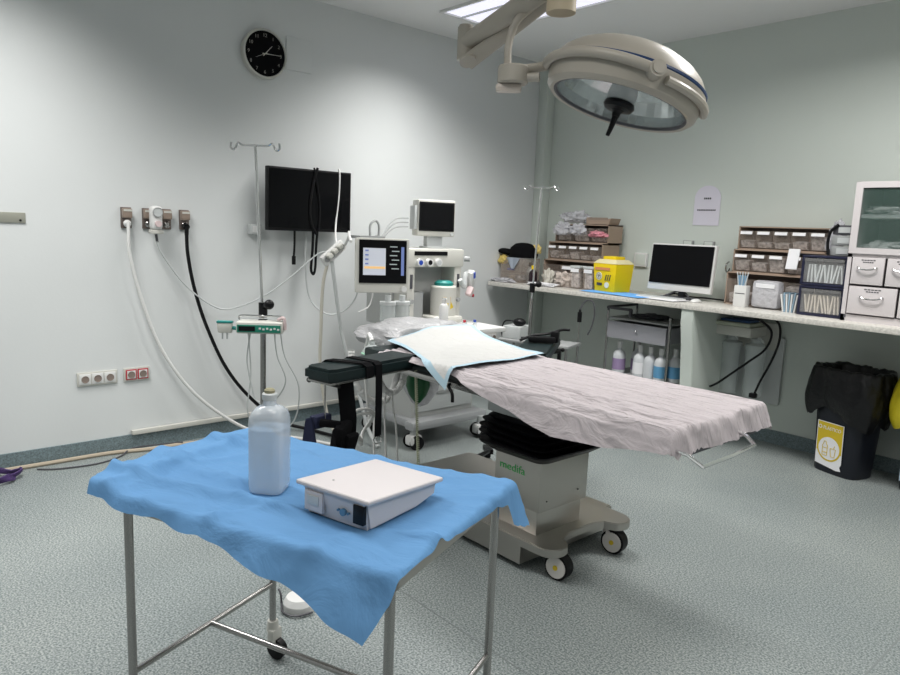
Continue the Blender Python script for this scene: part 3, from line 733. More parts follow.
# table sheet: top plus hanging near side and foot end
TX0, TX1, TY0, TY1, TZ = 1.72, 3.44, -3.115, -2.475, .856
def sheet_pt(a, b):
    # a along x, b across y (near -> far); overhangs on near, foot and far
    L = TX1 - TX0
    xx = TX0 + a * (L + .085)
    def key(x):
        K = [(1.72, .02), (2.35, .03), (2.5, .075), (2.75, .12), (2.95, .15), (3.2, .135), (3.4, .105), (3.7, .09)]
        for i in range(len(K) - 1):
            if x <= K[i + 1][0]:
                k = (x - K[i][0]) / (K[i + 1][0] - K[i][0]); return K[i][1] + (K[i + 1][1] - K[i][1]) * k
        return .1
    on = key(min(xx, 3.7)); of = .07
    hx = max(0, xx - TX1 + .02)
    cf = 1 - .75 * min(1, hx / .1)
    on *= cf; of *= cf
    s = -on + b * (on + of + (TY1 - TY0))
    dx = 0; dz = 0
    X = xx
    if hx > 0:
        r = .02; q = min(hx, r * 1.3) / r; X = TX1 - .02 + r * math.sin(q) + max(0, hx - r * 1.3) * .3; dz += r * (1 - math.cos(q)) + max(0, hx - r * 1.3) * .95
    if s < 0:
        d = -s; Y = TY0 - (.014 * (1 - math.exp(-d / .012)) + d * .34); dz += max(0, d - .006) * .93
        amp = min(1, d / .05)
        Y -= amp * (.012 + .010 * math.sin(xx * 11 + 3 * noise.noise(Vector((xx * 3, 0, 0)))) + .005 * noise.noise(Vector((xx * 20, s * 20, 0))))
        dz += -amp * .008 * noise.noise(Vector((xx * 9, 1, 2)))
    elif s > TY1 - TY0:
        d = s - (TY1 - TY0); Y = TY1 + .008 + d * .15; dz += d * .95
    else: Y = TY0 + s
    n = noise.noise(Vector((xx * 2.5, s * 15, .4))); n2 = noise.noise(Vector((xx * 9, s * 24, 3.1)))
    z = TZ + .006 * n + .003 * n2 + .008 * abs(noise.noise(Vector((xx * 1.6 + s * 2, s * 34, 7.7))))
    # long gathers beside the near edge
    e = math.exp(-((s - .07) / .08) ** 2)
    z += e * (.006 * math.sin(s * 150 + xx * 9) + .004 * n)
    z = max(z, TZ - .003)
    if hx > 0: X += .018 * noise.noise(Vector((s * 13, hx * 8, 4.4))) * min(1, hx / .04) + .006 * abs(math.sin(s * 31 + 2 * n))
    return Vector((X, Y, z - dz))
o = MB().grid(180, 190, sheet_pt).build('table_sheet', SHEET); tag(o, 'wrinkled lilac-white disposable sheet covering the operating table', 'sheet')

# white underpad with blue border, hanging over the near edge
PA, PB, PC, PD = Vector((1.56, -2.96)), Vector((2.33, -3.25)), Vector((2.29, -2.49)), Vector((1.53, -2.30))
def pad_pt(a, b):
    p = PA.lerp(PB, a).lerp(PD.lerp(PC, a), b)
    # gentle bow of the long sides
    p.y += .04 * math.sin(a * PI) * (1 - 2 * b) * (.6 if b < .5 else .3)
    z = TZ + .022 + .006 * noise.noise(Vector((p.x * 6, p.y * 6, 2))) + .004 * math.sin(p.x * 14 + p.y * 10)
    z += .05 * math.exp(-((a) / .18) ** 2) * (b > .0) * min(1, b * 2)
    y = p.y; e = TY0 - .012
    if y < e: d = e - y; y = e - .32 * d - .035 * (1 - math.exp(-d / .02)); z -= .90 * max(0, d - .012)
    return Vector((p.x, y, z))
NU, NV = 60, 44
inn = lambda i, j: 2 <= i < NU - 2 and 2 <= j < NV - 2
t = thing('underpad', 'white absorbent pad with pale blue border draped over the head end of the table', 'pad', (0, 0, 0))
MB().grid(NU, NV, pad_pt, inn).build('absorbent_layer', PADW, t)
MB().grid(NU, NV, pad_pt, lambda i, j: not inn(i, j)).build('border', PADB, t)

# wrapped head pillow
m = MB()
def pil(a, b):
    th = a * 2 * PI; ph = (b - .5) * PI
    x = math.cos(ph) * math.cos(th); y = math.cos(ph) * math.sin(th); z = math.sin(ph)
    sx = math.copysign(abs(x) ** .7, x); sy = math.copysign(abs(y) ** .7, y)
    n = noise.noise(Vector((x * 2, y * 2, z * 2))) * .25 + noise.noise(Vector((x * 6, y * 6, z * 6))) * .10
    return Vector((sx * .24 * (1 + n), sy * .36 * (1 + n * .6), z * .085 * (1 + n)))
m.grid(48, 24, pil); bmesh.ops.remove_doubles(m.bm, verts=m.bm.verts, dist=1e-5)
o = m.build('head_pillow', PILLOW, ang=60); tag(o, 'plastic-wrapped grey-white head pillow at the head end of the table', 'pillow', None, (1.36, -2.60, .865), .1)
t = thing('pillow_support', 'steel post and plate holding the wrapped head pillow', 'support', (1.36, -2.60, 0), .1)
MB().box((.08, 0, .775), (.42, .3, .012)).build('plate', STEELD, t)
MB().box((.22, 0, .76), (.3, .05, .02)).build('arm', STEELD, t)
# pale breathing mask parts beside pillow
t = thing('breathing_mask', 'pale green and white breathing mask lying beside the wrapped pillow', 'mask', (1.50, -3.02, .80), .4)
MB().lathe([(.05, 0), (.055, .01), (.045, .03), (.02, .05), (.015, .07)], seg=20).build('cup', CLEARC, t)
MB().lathe([(.048, -.008), (.06, 0), (.05, .012)], seg=20).build('cushion_rim', mat('pale_green', (.35, .6, .45), .5), t)
MB().tube([(0, 0, .07), (-.03, .02, .1), (-.06, .06, .08), (-.10, .1, .0)], .012).build('connector', WHITE, t)

# surgical lamp ------------------------------------------------------
t = thing('surgical_lamp', 'large cream surgical lamp on jointed arms hanging over the operating table', 'surgical lamp', (0, 0, 0))
LCt = Vector((2.871, -2.801, 2.03)); LN = Vector((-.1413, -.233, -.9622)).normalized()
zax = -LN
hx = Vector((.809, .5876, 0)); xax = (hx - zax * hx.dot(zax)).normalized(); yax = zax.cross(xax)
LM = Matrix(((xax.x, yax.x, zax.x, LCt.x), (xax.y, yax.y, zax.y, LCt.y), (xax.z, yax.z, zax.z, LCt.z), (0, 0, 0, 1)))
RL = .335
dome = MB().lathe([(.268, -.004), (.275, -.018), (.288, -.020), (.305, -.004), (.312, .03), (.320, .07), (.318, .085), (.311, .10), (.29, .13), (.256, .160), (.205, .188), (.14, .205), (.07, .216), (0, .219)], seg=72, mtx=LM)
head = dome.build('lamp_head', LAMPC, t)
MB().lathe([(.319, .074), (.3225, .079), (.3215, .087), (.317, .089)], seg=72, mtx=LM).build('blue_line', mat('blue_stripe', (.02, .05, .14), .4), head)
MB().lathe([(.262, -.006), (.266, -.016), (.275, -.017)], seg=64, mtx=LM).build('glass_gasket', DGREY, head)
m = MB(); # faceted reflector bowl
prof = [(.268, -.004), (.262, .035), (.24, .085), (.20, .125), (.13, .155), (.03, .165)]
seg = 44; rings = []
for (r, z) in prof: rings.append([LM @ Vector((r * math.cos(2 * PI * k / seg), r * math.sin(2 * PI * k / seg), z)) for k in range(seg)])
for i in range(len(rings) - 1):
    for k in range(seg):
        q = [m.bm.verts.new(p) for p in (rings[i][k], rings[i + 1][k], rings[i + 1][(k + 1) % seg], rings[i][(k + 1) % seg])]; m.bm.faces.new(q)
m.build('reflector', REFL, head)
MB().lathe([(.001, -.002), (.266, -.010)], seg=64, mtx=LM).build('cover_glass', glassy('lamp_glass', (.75, .82, .82), .16, .03), head)
MB().lathe([(0, .0), (.055, .0), (.06, .025), (.05, .09), (.0, .10)], (0, 0, 0), 28, LM).build('bulb_housing', LGREY, head)
hd = MB().lathe([(0, -.004), (.060, -.004), (.064, -.018), (.056, -.03), (.028, -.034), (.018, -.045), (.016, -.06), (0, -.06)], seg=28, mtx=LM).build('handle_mount', BLACK, t)
gp = MB().tube([LM @ Vector((0, 0, -.055)), LM @ Vector((-.002, 0, -.10)), LM @ Vector((-.006, -.0, -.14))], .012, 12, rfun=lambda s: 1.15 - .5 * s).build('handle', BLACK, hd)
# rim handle pad
MB().tube([LM @ Vector((.326 * math.cos(a), .326 * math.sin(a), .035)) for a in [R(-62 + k * 8) for k in range(9)]], .017, 10).build('rim_grip', LAMPC, head)
# yoke: half-ring outside the dome, from the left joint round the near side to the pivot and right side
# in LM frame x is image-right, y away from camera (up-tilt), z toward the back of dome
yk = []
for k in range(0, 15):
    a = R(188 + k * 7.2); yk.append(LM @ Vector((.331 * math.cos(a), .331 * math.sin(a), .05 + .012 * math.sin(R(k * 12)))))
Jp = Vector((2.57, -3.117, 2.121))
m = MB().tube([Jp + Vector((.03, .02, .02))] + yk, .019, 12, res=3, rfun=lambda s: 1.0)
m.build('yoke', LAMPC, t)
pv = yk[-1]; out = (pv - LCt).normalized()
MB().cyl(pv - out * .03, pv + out * .020, .031, seg=28).cyl(pv + out * .018, pv + out * .026, .022, seg=24).build('pivot', LAMPC, t)
m = MB().lathe([(0, .034), (.058, .034), (.062, .028), (.062, -.03), (.056, -.036), (0, -.036)], Jp, 32).build('joint_housing', LAMPC, t)
MB().box(Jp + Vector((-.012, -.010, -.052)), (.105, .05, .034), rot=(0, 0, .75), bev=.014).build('joint_cover', mat('lamp_pinkish', (.60, .53, .47), .4), t)
MB().cyl(Jp + Vector((.03, .02, -.01)), Jp + Vector((.09, .06, -.01)), .018).build('stub', LAMPC, t)
MB().tube([Jp + Vector((-.022, -.01, .025)), (2.542, -3.125, 2.22), (2.541, -3.108, 2.29), (2.560, -3.09, 2.345), (2.60, -3.02, 2.415)], .0155, 14).build('drop_tube', LAMPC, t)
EL = Vector((2.264, -3.087, 2.219)); A2 = Vector((2.64, -2.98, 2.44))
MB().cyl(EL + Vector((0, 0, .0)), A2, .034, .032, 24).build('spring_arm', LAMPC, t)
dcam = (Vector((4.65, -5.26, 1.5)) - EL).normalized(); 
MB().cyl(EL - Vector((-.03, .03, 0)) , EL + dcam * .05, .036, seg=28).build('elbow_joint', LAMPC, t)
e2 = EL + Vector((-.02, .0, .06))
MB().cyl(e2 + Vector((0, 0, -.05)), e2 + Vector((0, 0, .085)), .036, seg=28).cyl(e2 + Vector((0, 0, .085)), e2 + Vector((0, 0, .095)), .030, seg=24).build('elbow_post', LAMPC, t)
MB().cyl(e2 + Vector((0, 0, .02)), (2.76, -3.075, 2.46), .036, .044, 24).build('extension_arm', LAMPC, t)
hb = Vector((2.775, -3.085, 0))
MB().cyl(hb + Vector((0, 0, 2.325)), hb + Vector((0, 0, 2.42)), .056, seg=32).build('hub_cover', BEIGE, t)
MB().cyl(hb + Vector((0, 0, 2.40)), hb + Vector((0, 0, 3.0)), .05, seg=28).build('ceiling_column', LAMPC, t)
MB().lathe([(0, 2.98), (.12, 2.98), (.13, 3.0), (.13, 3.053), (0, 3.053)], (hb.x, hb.y, 0), 32).build('ceiling_cover', LAMPC, t)

# ------------------------------------------------------------ anaesthesia machine
t = thing('anaesthesia_machine', 'grey-white anaesthesia machine with side touchscreen standing against the left wall', 'medical machine', (0, 0, 0))
MG = mat('machine_grey', (.47, .48, .47), .45)
b = MB().box((.75, -2.02, .17), (.62, .66, .06), bev=.02).box((1.03, -2.02, .165), (.10, .70, .065), bev=.025).build('base', mat('base_grey', (.36, .37, .38), .5), t)
for (x, y) in ((1.03, -2.32), (1.08, -1.74), (.50, -2.3), (.50, -1.75)):
    c = MB().cyl((x, y, .16), (x, y, .10), .028, .022).box((x, y, .075), (.03, .055, .08), bev=.012).build('caster', LGREY, t)
    MB().box((x, y, .065), (.075, .10, .07), bev=.02).build('caster_cover', WHITE, c)
    MB().cyl((x - .046, y + .006, .05), (x - .034, y, .05), .05, seg=22).cyl((x + .034, y, .05), (x + .046, y - .006, .05), .05, seg=22).build('wheel', RUBBER, c)
MB().box((.72, -2.02, .48), (.52, .58, .58), bev=.015).build('lower_cabinet', MG, t)
for k in range(3):
    d = MB().box((.985, -2.02, .32 + k * .18), (.02, .52, .165), bev=.006).build('drawer', LGREY, t)
    MB().box((1.0, -2.02, .36 + k * .18), (.012, .16, .02), bev=.004).build('drawer_handle', GREY, d)
MB().box((.82, -1.93, .79), (.62, .72, .035), bev=.008).build('worktop', WHITE, t)
MB().box((.48, -1.98, 1.04), (.30, .54, .50), bev=.015).build('rear_column', MG, t)
MB().box((.62, -2.0, 1.285), (.34, .60, .13), bev=.015).build('top_housing', CREAM, t)
MB().box((.792, -2.02, 1.318), (.008, .30, .028)).build('status_strip', BLACK, t)
for k in range(3):
    y = -2.13 + k * .085
    kb = MB().cyl((.79, y, 1.255), (.815, y, 1.255), .028, seg=22).build('gas_knob', WHITE, t)
    MB().cyl((.815, y, 1.255), (.818, y, 1.255), .017, seg=18).build('gauge_face', [BLUEP, BLACK, LGREY][k], kb)
for y in (-2.185, -1.745):
    c = MB().box((.70, y, 1.05), (.16, .075, .40), bev=.02).build('side_pillar', CREAM, t)
    MB().box((.782, y, 1.12), (.006, .022, .10), bev=.002).build('flow_scale', DGREY, c)
    MB().cyl((.78, y, .98), (.80, y, .98), .016).build('pressure_port', GREY, c)
v = MB().lathe([(0, .87), (.093, .87), (.093, 1.08), (.086, 1.09), (0, 1.09)], (.80, -1.90, 0), 32).box((.80, -1.92, .85), (.22, .25, .05), bev=.02).build('vaporiser', CREAM, t)
MB().lathe([(0, 0), (.068, 0), (.068, .02), (.05, .035), (0, .035)], (.80, -1.90, 1.09), 28).build('vaporiser_dial', TEAL, v)
MB().box((.882, -1.935, .99), (.006, .06, .05), rot=(0, 0, -.3)).build('brown_label', BEIGE, v)
MB().box((.886, -1.925, .945), (.006, .07, .05), rot=(.5, 0, -.2)).build('yellow_label', YSTK, v)
MB().box((.68, -2.08, .93), (.12, .09, .22), bev=.01).build('absorber_block', GREY, t)
# touchscreen on swing arm
SA = R(90 - 26)
sc = Vector((1.20, -2.745, 1.262)); X = Vector((math.cos(SA), math.sin(SA), 0)); Nn = Vector((math.sin(SA), -math.cos(SA), 0))
def SM(a, b, c): return sc + X * a + Vector((0, 0, b)) + Nn * c
s_ = MB().box(sc, (.325, .05, .325), rot=(R(-4), 0, SA), bev=.012).build('touchscreen', CREAM, t)
MB().box(SM(.0, .025, .027), (.285, .006, .255), rot=(R(-4), 0, SA)).build('screen_glass', SCREEND, s_)
SW = mat('screen_white', (.45, .47, .52), .4, emit=.45); SB = mat('screen_blue', (.15, .2, .42), .4, emit=.35)
MB().box(SM(-.052, .025, .0315), (.135, .003, .16), rot=(R(-4), 0, SA)).build('menu_window', SW, s_)
MB().box(SM(-.05, -.01, .0345), (.125, .003, .014), rot=(R(-4), 0, SA)).build('menu_highlight', mat('screen_orange', (.7, .45, .2), .4, emit=.5), s_)
m = MB()
for k in range(6): m.box(SM(-.098, .09 - k * .026, .034), (.02, .002, .009), rot=(R(-4), 0, SA))
m.build('menu_line', SB, s_)
m = MB()
for k in range(7): m.box(SM(.062 + .012 * (k % 2), .115 - k * .026, .0322), (.045, .002, .006), rot=(R(-4), 0, SA))
m.build('readout', mat('screen_grey', (.35, .4, .4), .4, emit=.4), s_)
MB().box(SM(.045, -.082, .0322), (.18, .002, .022), rot=(R(-4), 0, SA)).box(SM(.118, .03, .0322), (.018, .002, .17), rot=(R(-4), 0, SA)).build('tab_bar', SB, s_)
MB().cyl(SM(.13, -.135, .02), SM(.13, -.135, .045), .017, seg=22).build('rotary_knob', WHITE, s_)
MB().tube([SM(.02, 0, -.03), SM(.05, -.05, -.12), (.95, -2.45, 1.15), (.75, -2.32, 1.15)], .022, 12).build('swing_arm', LGREY, t)
# suction canisters
for y, x in ((-2.56, 1.02), (-2.46, 1.04)):
    c = MB().cyl((x, y, .86), (x, y, 1.0), .05, seg=24).build('suction_canister', CLEARC, t)
    MB().cyl((x, y, .86), (x, y, .90), .046, seg=24).build('canister_fluid', LGREY, c)
    MB().cyl((x, y, 1.0), (x, y, 1.02), .053, seg=24).cyl((x, y, 1.02), (x, y, 1.06), .02).build('canister_lid', LGREY, c)
MB().box((1.02, -2.50, .80), (.16, .28, .10), bev=.01).box((.93, -2.38, .80), (.1, .12, .06)).build('canister_holder', DGREY, t)
# arm with tube loop behind screen
MB().box((.72, -2.52, 1.42), (.12, .20, .018)).tube([(.72, -2.5, 1.43), (.72, -2.5, 1.50), (.72, -2.46, 1.53), (.72, -2.43, 1.50), (.72, -2.43, 1.43)], .008).cyl((.6, -2.3, 1.34), (.72, -2.45, 1.42), .015).build('gooseneck_bracket', GREY, t)
MB().tube([(.79, -1.70, 1.28), (.82, -1.67, 1.28)], .02).build('side_valve', GREY, t)
# patient monitor on top
mo = thing('patient_monitor', 'grey box patient monitor with dark screen on top of the anaesthesia machine', 'monitor', (.66, -1.90, 1.352), A90 - R(22))
MB().cyl((0, 0, 0), (0, 0, .012), .10, seg=24).box((0, 0, .05), (.12, .09, .08), bev=.01).build('stand', LGREY, mo)
mb = MB().box((0, .0, .215), (.285, .15, .26), bev=.016).build('casing', CREAM, mo)
MB().box((0, -.077, .225), (.265, .006, .205), bev=.004).build('bezel', BLACK, mb)
MB().box((0, -.081, .228), (.24, .003, .18)).build('screen', SCREEN, mb)
MB().cyl((.115, -.075, .105), (.115, -.09, .105), .012).build('knob', LGREY, mb)
MB().box((-.152, 0, .215), (.022, .12, .17), bev=.005).build('module_rack', LGREY, mb)
for k in range(3):
    hose('monitor_lead', [(.62, -2.10, 1.56 - k * .03), (.60, -2.2, 1.55 - k * .03), (.62, -2.3, 1.47 - k * .02), (.66, -2.36, 1.40 - k * .02), (.70, -2.40, 1.30)], .005, GREY, 'thin grey leads leaving the left side of the patient monitor', 'cable', 6, 'leads of the patient monitor')
# bottle and items on worktop
bt = thing('pump_bottle', 'slim white dispenser bottle standing on the anaesthesia machine worktop', 'bottle', (1.04, -2.10, .809))
MB().lathe([(0, 0), (.030, 0), (.032, .01), (.032, .16), (.024, .178), (.012, .185), (0, .185)], seg=20).build('body', WHITE, bt)
MB().cyl((0, 0, .18), (0, 0, .21), .014).box((.008, 0, .215), (.035, .014, .012), bev=.003).build('pump_head', WHITE, bt)
o = MB().box((0, 0, .02), (.14, .2, .03), bev=.008).build('tray', WHITE); tag(o, 'small white tray on the machine worktop left of the dispenser bottle', 'tray', None, (.98, -2.22, .808))
m = MB()
for k in range(4): m.box((random.uniform(-.03, .03), -.06 + k * .04, .045), (.05, .03, .02), rot=(0, .2, k), bev=.006)
tag(m.build('blue_clips', BLUEP), 'heap of small dark blue connectors lying in the white tray', 'connectors', None, (.98, -2.22, .808))
bpy.data.objects['blue_clips']['kind'] = 'stuff'
for k, (x, y) in enumerate(((1.06, -1.92), (1.08, -1.84))):
    b_ = thing('vial', ['small clear vial with reddish cap on the machine worktop', 'small clear vial with blue cap at the right end of the machine worktop'][k], 'vial', (x, y, .809))
    MB().cyl((0, 0, 0), (0, 0, .045), .018).build('glass', CLEARC, b_); MB().cyl((0, 0, .045), (0, 0, .06), .011).build('cap', [RED, BLUEP][k], b_)
# glove pair / bag hanging right side
g = thing('hanging_sachets', 'white sachets with blue and red print hanging on the right side of the machine', 'sachets', (.80, -1.69, 1.13), .5)
MB().tube([(-.02, -.06, .0), (0, -.02, -.05), (.0, .0, .03), (.01, .04, .05)], .02, 8).build('holder', LGREY, g)
MB().box((.02, .05, .0), (.06, .07, .13), rot=(.3, .1, 0), bev=.015).build('sachet', WHITE, g)
MB().box((.03, .03, -.09), (.05, .05, .07), rot=(-.5, .2, 0), bev=.012).build('printed_sachet', PINKISH, g)
MB().box((.055, .05, .03), (.01, .03, .04), rot=(.3, 0, 0)).build('blue_print', BLUEP, g)
MB().box((.04, .06, -.12), (.03, .03, .02), rot=(-.5, .2, 0), bev=.006).build('red_tip', RED, g)
# breathing bag
g = thing('breathing_bag', 'dark green rubber breathing bag hanging below the arm board', 'bag', (1.40, -2.60, .545), .7)
MB().lathe([(0, -.115), (.02, -.10), (.055, -.055), (.075, .0), (.072, .05), (.045, .09), (.018, .11), (.016, .13)], seg=28, sx=1, sy=.6).build('bladder', GREENB, g)
MB().cyl((0, 0, .12), (0, 0, .15), .02).build('neck', WHITE, g)
o = MB().lathe([(0, -.14), (.05, -.12), (.11, -.03), (.12, .05), (.08, .12), (0, .13)], seg=24, sx=1, sy=.5).build('drainage_bag', FILM); tag(o, 'clear plastic bag hanging behind the dark green breathing bag', 'bag', None, (1.33, -2.52, .53), .7)
for k, (pts, lb) in enumerate([
    ([(1.40, -2.70, .70), (1.45, -2.76, .60), (1.45, -2.82, .545), (1.45, -2.89, .57), (1.45, -2.95, .68), (1.45, -2.99, .80)], 'white corrugated breathing hose looping left of the green bag'),
    ([(1.40, -2.72, .76), (1.40, -2.80, .53), (1.40, -2.88, .485), (1.40, -2.99, .53), (1.38, -3.06, .66), (1.36, -3.06, .80)], 'white corrugated breathing hose forming the outer loop under the arm board')]):
    m = MB().tube(pts, .019, 12, res=14, rfun=lambda s: 1 + .12 * math.sin(s * 260)); tag(m.build('breathing_hose', WHITE), lb, 'hose')
for k in range(3):
    hose('thin_tube', [(1.43, -2.90 + .04 * k, .56), (1.43, -2.93 + .06 * k, .45), (1.44, -2.95 + .08 * k, .33), (1.45, -2.94 + .085 * k, .02)], .006, WHITE, ['thin white tube hanging under the hoses, leftmost of three', 'thin white tube hanging under the hoses, middle of three', 'thin white tube hanging under the hoses, nearest the green bag'][k], 'tube')
# white cable coil on floor
m = MB(); pts = [(.03 * math.sin(k * .9), .095 * math.cos(k * .45) * (1 + .15 * math.sin(k * .37)), .42 + .085 * math.sin(k * .45) * (1 + .2 * math.sin(k * .23))) for k in range(60)]
pts = [(.0, .0, .80), (.0, .03, .66)] + pts
tag(m.tube(pts, .007, 6, res=2).build('cable_coil', WHITE), 'coil of white cable hanging under the near arm board', 'cable', None, (1.58, -3.13, .0), .5)
hose('black_cable', [(1.2, -3.3, .012), (1.35, -3.2, .012), (1.5, -3.05, .012), (1.45, -2.9, .012), (1.2, -2.85, .012), (1.0, -2.95, .012), (1.02, -3.15, .012), (1.3, -3.35, .012), (1.6, -3.5, .012), (1.9, -3.55, .012)], .008, RUBBER, 'black cable lying on the floor under the near arm board', 'cable')
# coiled hand control cord
pts = []
for k in range(560):
    s = k / 560; z = .80 - .72 * s
    pts.append((1.99 + .03 * s + .006 * math.cos(k * .8), -3.10 + .03 * s + .006 * math.sin(k * .8), z))
o = MB().tube(pts, .0032, 5, smooth=False).build('spiral_cord', mat('pale_olive', (.40, .42, .30), .5)); tag(o, 'pale green spiral cord hanging from the operating table to its base', 'cord')

# ------------------------------------------------------------ worktop along right wall
CZ = 1.035; CF = -.70
o = MB().box((2.35, CF / 2, CZ - .018), (4.66, -CF, .036), bev=.004).build('worktop', COUNTER)
tag(o, 'long pale laminate worktop running along the right wall', 'worktop'); o.location = (.02, 0, 0)
o = MB().prism([(-.62, .0), (-.61, .3), (-.66, .75), (-.69, .90), (-.69, .999), (0, .999), (0, 0)], 2.0, 2.10, Matrix(((0, 0, 1, 0), (1, 0, 0, 0), (0, 1, 0, 0), (0, 0, 0, 1))), bev=.006).build('counter_upright', WALLB)
tag(o, 'pale green upright support panel under the worktop', 'panel')

# --- tilt-bin organisers
def organiser(x, y, wd, rows, label, rot=0):
    """rows: list of (z0, z1, nbins, depth_front)"""
    t = thing('tilt_bin_organiser', label, 'organiser', (x, y, CZ), rot, 'tilt bin organisers on the worktop')
    for (z0, z1, n, yf, x0, x1) in rows:
        m = MB()
        m.box(((x0 + x1) / 2, yf / 2, z0 + .004), (x1 - x0, -yf, .008)).box(((x0 + x1) / 2, yf / 2, z1 - .004), (x1 - x0, -yf, .008))
        m.box((x0 + .004, yf / 2, (z0 + z1) / 2), (.008, -yf, z1 - z0)).box((x1 - .004, yf / 2, (z0 + z1) / 2), (.008, -yf, z1 - z0))
        m.build('case', BROWN, t)
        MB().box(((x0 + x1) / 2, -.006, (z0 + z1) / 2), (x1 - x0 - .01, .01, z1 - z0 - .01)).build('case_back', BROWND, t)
        bw = (x1 - x0 - .016) / n; hh = z1 - z0
        for k in range(n):
            cx = x0 + .008 + bw * (k + .5)
            b = MB()
            b.prism([(yf + .09, .01), (yf + .012, .012), (yf - .03, hh * .80), (yf + .10, hh * .80)], -.47 * bw, .47 * bw, Matrix.Translation((cx, 0, z0)) @ Matrix(((0, 0, 1, 0), (1, 0, 0, 0), (0, 1, 0, 0), (0, 0, 0, 1))))
            b = b.build('bin', CLEAR, t)
            f = random.uniform(.25, .68)
            MB().prism([(yf + .085, .014), (yf + .016, .016), (yf + .010 - .038 * f, hh * f), (yf + .085, hh * (f + .05))], -.38 * bw, .38 * bw, Matrix.Translation((cx, 0, z0)) @ Matrix(((0, 0, 1, 0), (1, 0, 0, 0), (0, 1, 0, 0), (0, 0, 0, 1)))).build('bin_contents', BINFILL, b)
            if n > 3 or k == 1:
                MB().box((cx, yf - .028, z0 + hh * .72), (bw * .70, .003, hh * .14), rot=(R(-14), 0, 0)).build('bin_label', PAPER, b)
    return t
organiser(.36, -.04, .6, [(0, .225, 3, -.27, .0, .62), (.225, .385, 5, -.24, .02, .62), (.385, .545, 3, -.20, .06, .64)], 'taupe organiser of clear tilt bins beside the yellow sharps bin')
organiser(2.12, -.04, .6, [(0, .235, 3, -.27, .0, .62), (.235, .40, 5, -.24, .02, .66), (.40, .565, 5, -.21, .03, .66)], 'taupe organiser of labelled clear tilt bins between the computer and the dark drawer boxes')

# things on/around organiser 1
def crumple(name, loc, sc, m, label, cat, seed=0, rot=0, flat=.0):
    mb = MB()
    def fn(a, b):
        th = a * 2 * PI; ph = (b - .5) * PI
        d = Vector((math.cos(ph) * math.cos(th), math.cos(ph) * math.sin(th), math.sin(ph)))
        n = noise.noise(d * 2 + Vector((seed, 0, 0))) * .5 + noise.noise(d * 6 + Vector((seed, 2, 0))) * .28
        z = d.z * (1 + n)
        return Vector((d.x * (1 + n) * sc[0], d.y * (1 + n) * sc[1], max(z, -.75) * sc[2]))
    mb.grid(36, 20, fn); bmesh.ops.remove_doubles(mb.bm, verts=mb.bm.verts, dist=1e-5)
    return tag(mb.build(name, m, ang=25), label, cat, None, loc, rot)
crumple('plastic_bag', (.58, -.16, CZ + .60), (.15, .08, .055), FILM, 'crumpled clear plastic bag lying on top of the left organiser', 'bag', 1)
t = thing('file_tray', 'flat brown tray lying on top of the left organiser, right of the plastic bag', 'tray', (.86, -.14, CZ + .547), .05)
MB().prism([(-.12, 0), (.11, 0), (.13, .055), (.05, .042), (-.12, .06)], -.08, .08, FRONT, bev=.004).build('body', BROWN, t)
MB().box((.0, -.082, .05), (.2, .004, .02)).build('rim_strip', BROWNC, t)
crumple('plastic_bag', (.52, -.27, CZ + .49), (.09, .05, .06), FILM, 'clear plastic bag bulging out of the top row of the left organiser', 'bag', 5)
crumple('plastic_bag', (.70, -.27, CZ + .49), (.08, .05, .055), FILM, 'second clear plastic bag in the top row of the left organiser, nearer the pink packs', 'bag', 8)
crumple('pink_packs', (.90, -.25, CZ + .46), (.09, .04, .03), mat('pink_wrap', (.60, .25, .30), .5, var=.4, vscale=40), 'pink wrapped packs in the top right bin of the left organiser', 'packs', 9)
crumple('wrapper_heap', (.70, -.42, CZ + .055), (.10, .06, .07), mat('taupe_wrap', (.48, .42, .38), .5, var=.3, vscale=30), 'heap of pale brown wrappers before the left organiser', 'wrappers', 13)
crumple('wrapper_heap', (.50, -.40, CZ + .06), (.05, .05, .08), mat('cream_wrap', (.58, .56, .50), .5), 'upright crumpled cream wrapper behind the yellow-capped bottle', 'wrapper', 17)
crumple('tissue', (.56, -.55, CZ + .012), (.16, .08, .016), PAPER, 'crumpled white tissue on the worktop edge near the yellow-capped bottle', 'tissue', 21)
def bottle(x, y, r, h, body, cap, label, z=CZ, neck=.4, capn='cap'):
    t = thing('bottle', label, 'bottle', (x, y, z))
    MB().lathe([(0, 0), (r, 0), (r * 1.03, h * .04), (r, h * .55), (r * .85, h * .66), (r * neck, h * .76), (r * neck, h * .84), (0, h * .84)], seg=22).build('body', body, t)
    MB().cyl((0, 0, h * .80), (0, 0, h), r * neck * 1.25, seg=16).build(capn, cap, t)
    return t
bottle(.39, -.48, .038, .165, mat('amber_black', (.02, .01, .015), .2), YELLOW, 'small dark bottle with a yellow cap on the worktop')
bottle(.28, -.40, .034, .185, LGREY, BLACK, 'small grey bottle with a black cap behind the infusion stand')
for k, x in enumerate((.88, 1.02)):
    t = thing('clear_jar', ['clear plastic jar of supplies on the worktop, left of its pair beside the sharps bin', 'clear plastic jar of supplies directly beside the sharps bin'][k], 'jar', (x - .02, -.44, CZ))
    b = MB().box((0, 0, .09), (.10, .09, .18), bev=.008).build('body', CLEAR, t)
    MB().box((0, 0, .075), (.08, .07, .13), bev=.01).build('contents', BINFILL, b)
    MB().box((0, 0, .185), (.105, .095, .018), bev=.004).build('lid', LGREY, t)
    MB().box((0, -.047, .155), (.085, .003, .03)).build('paper_label', PAPER, b)
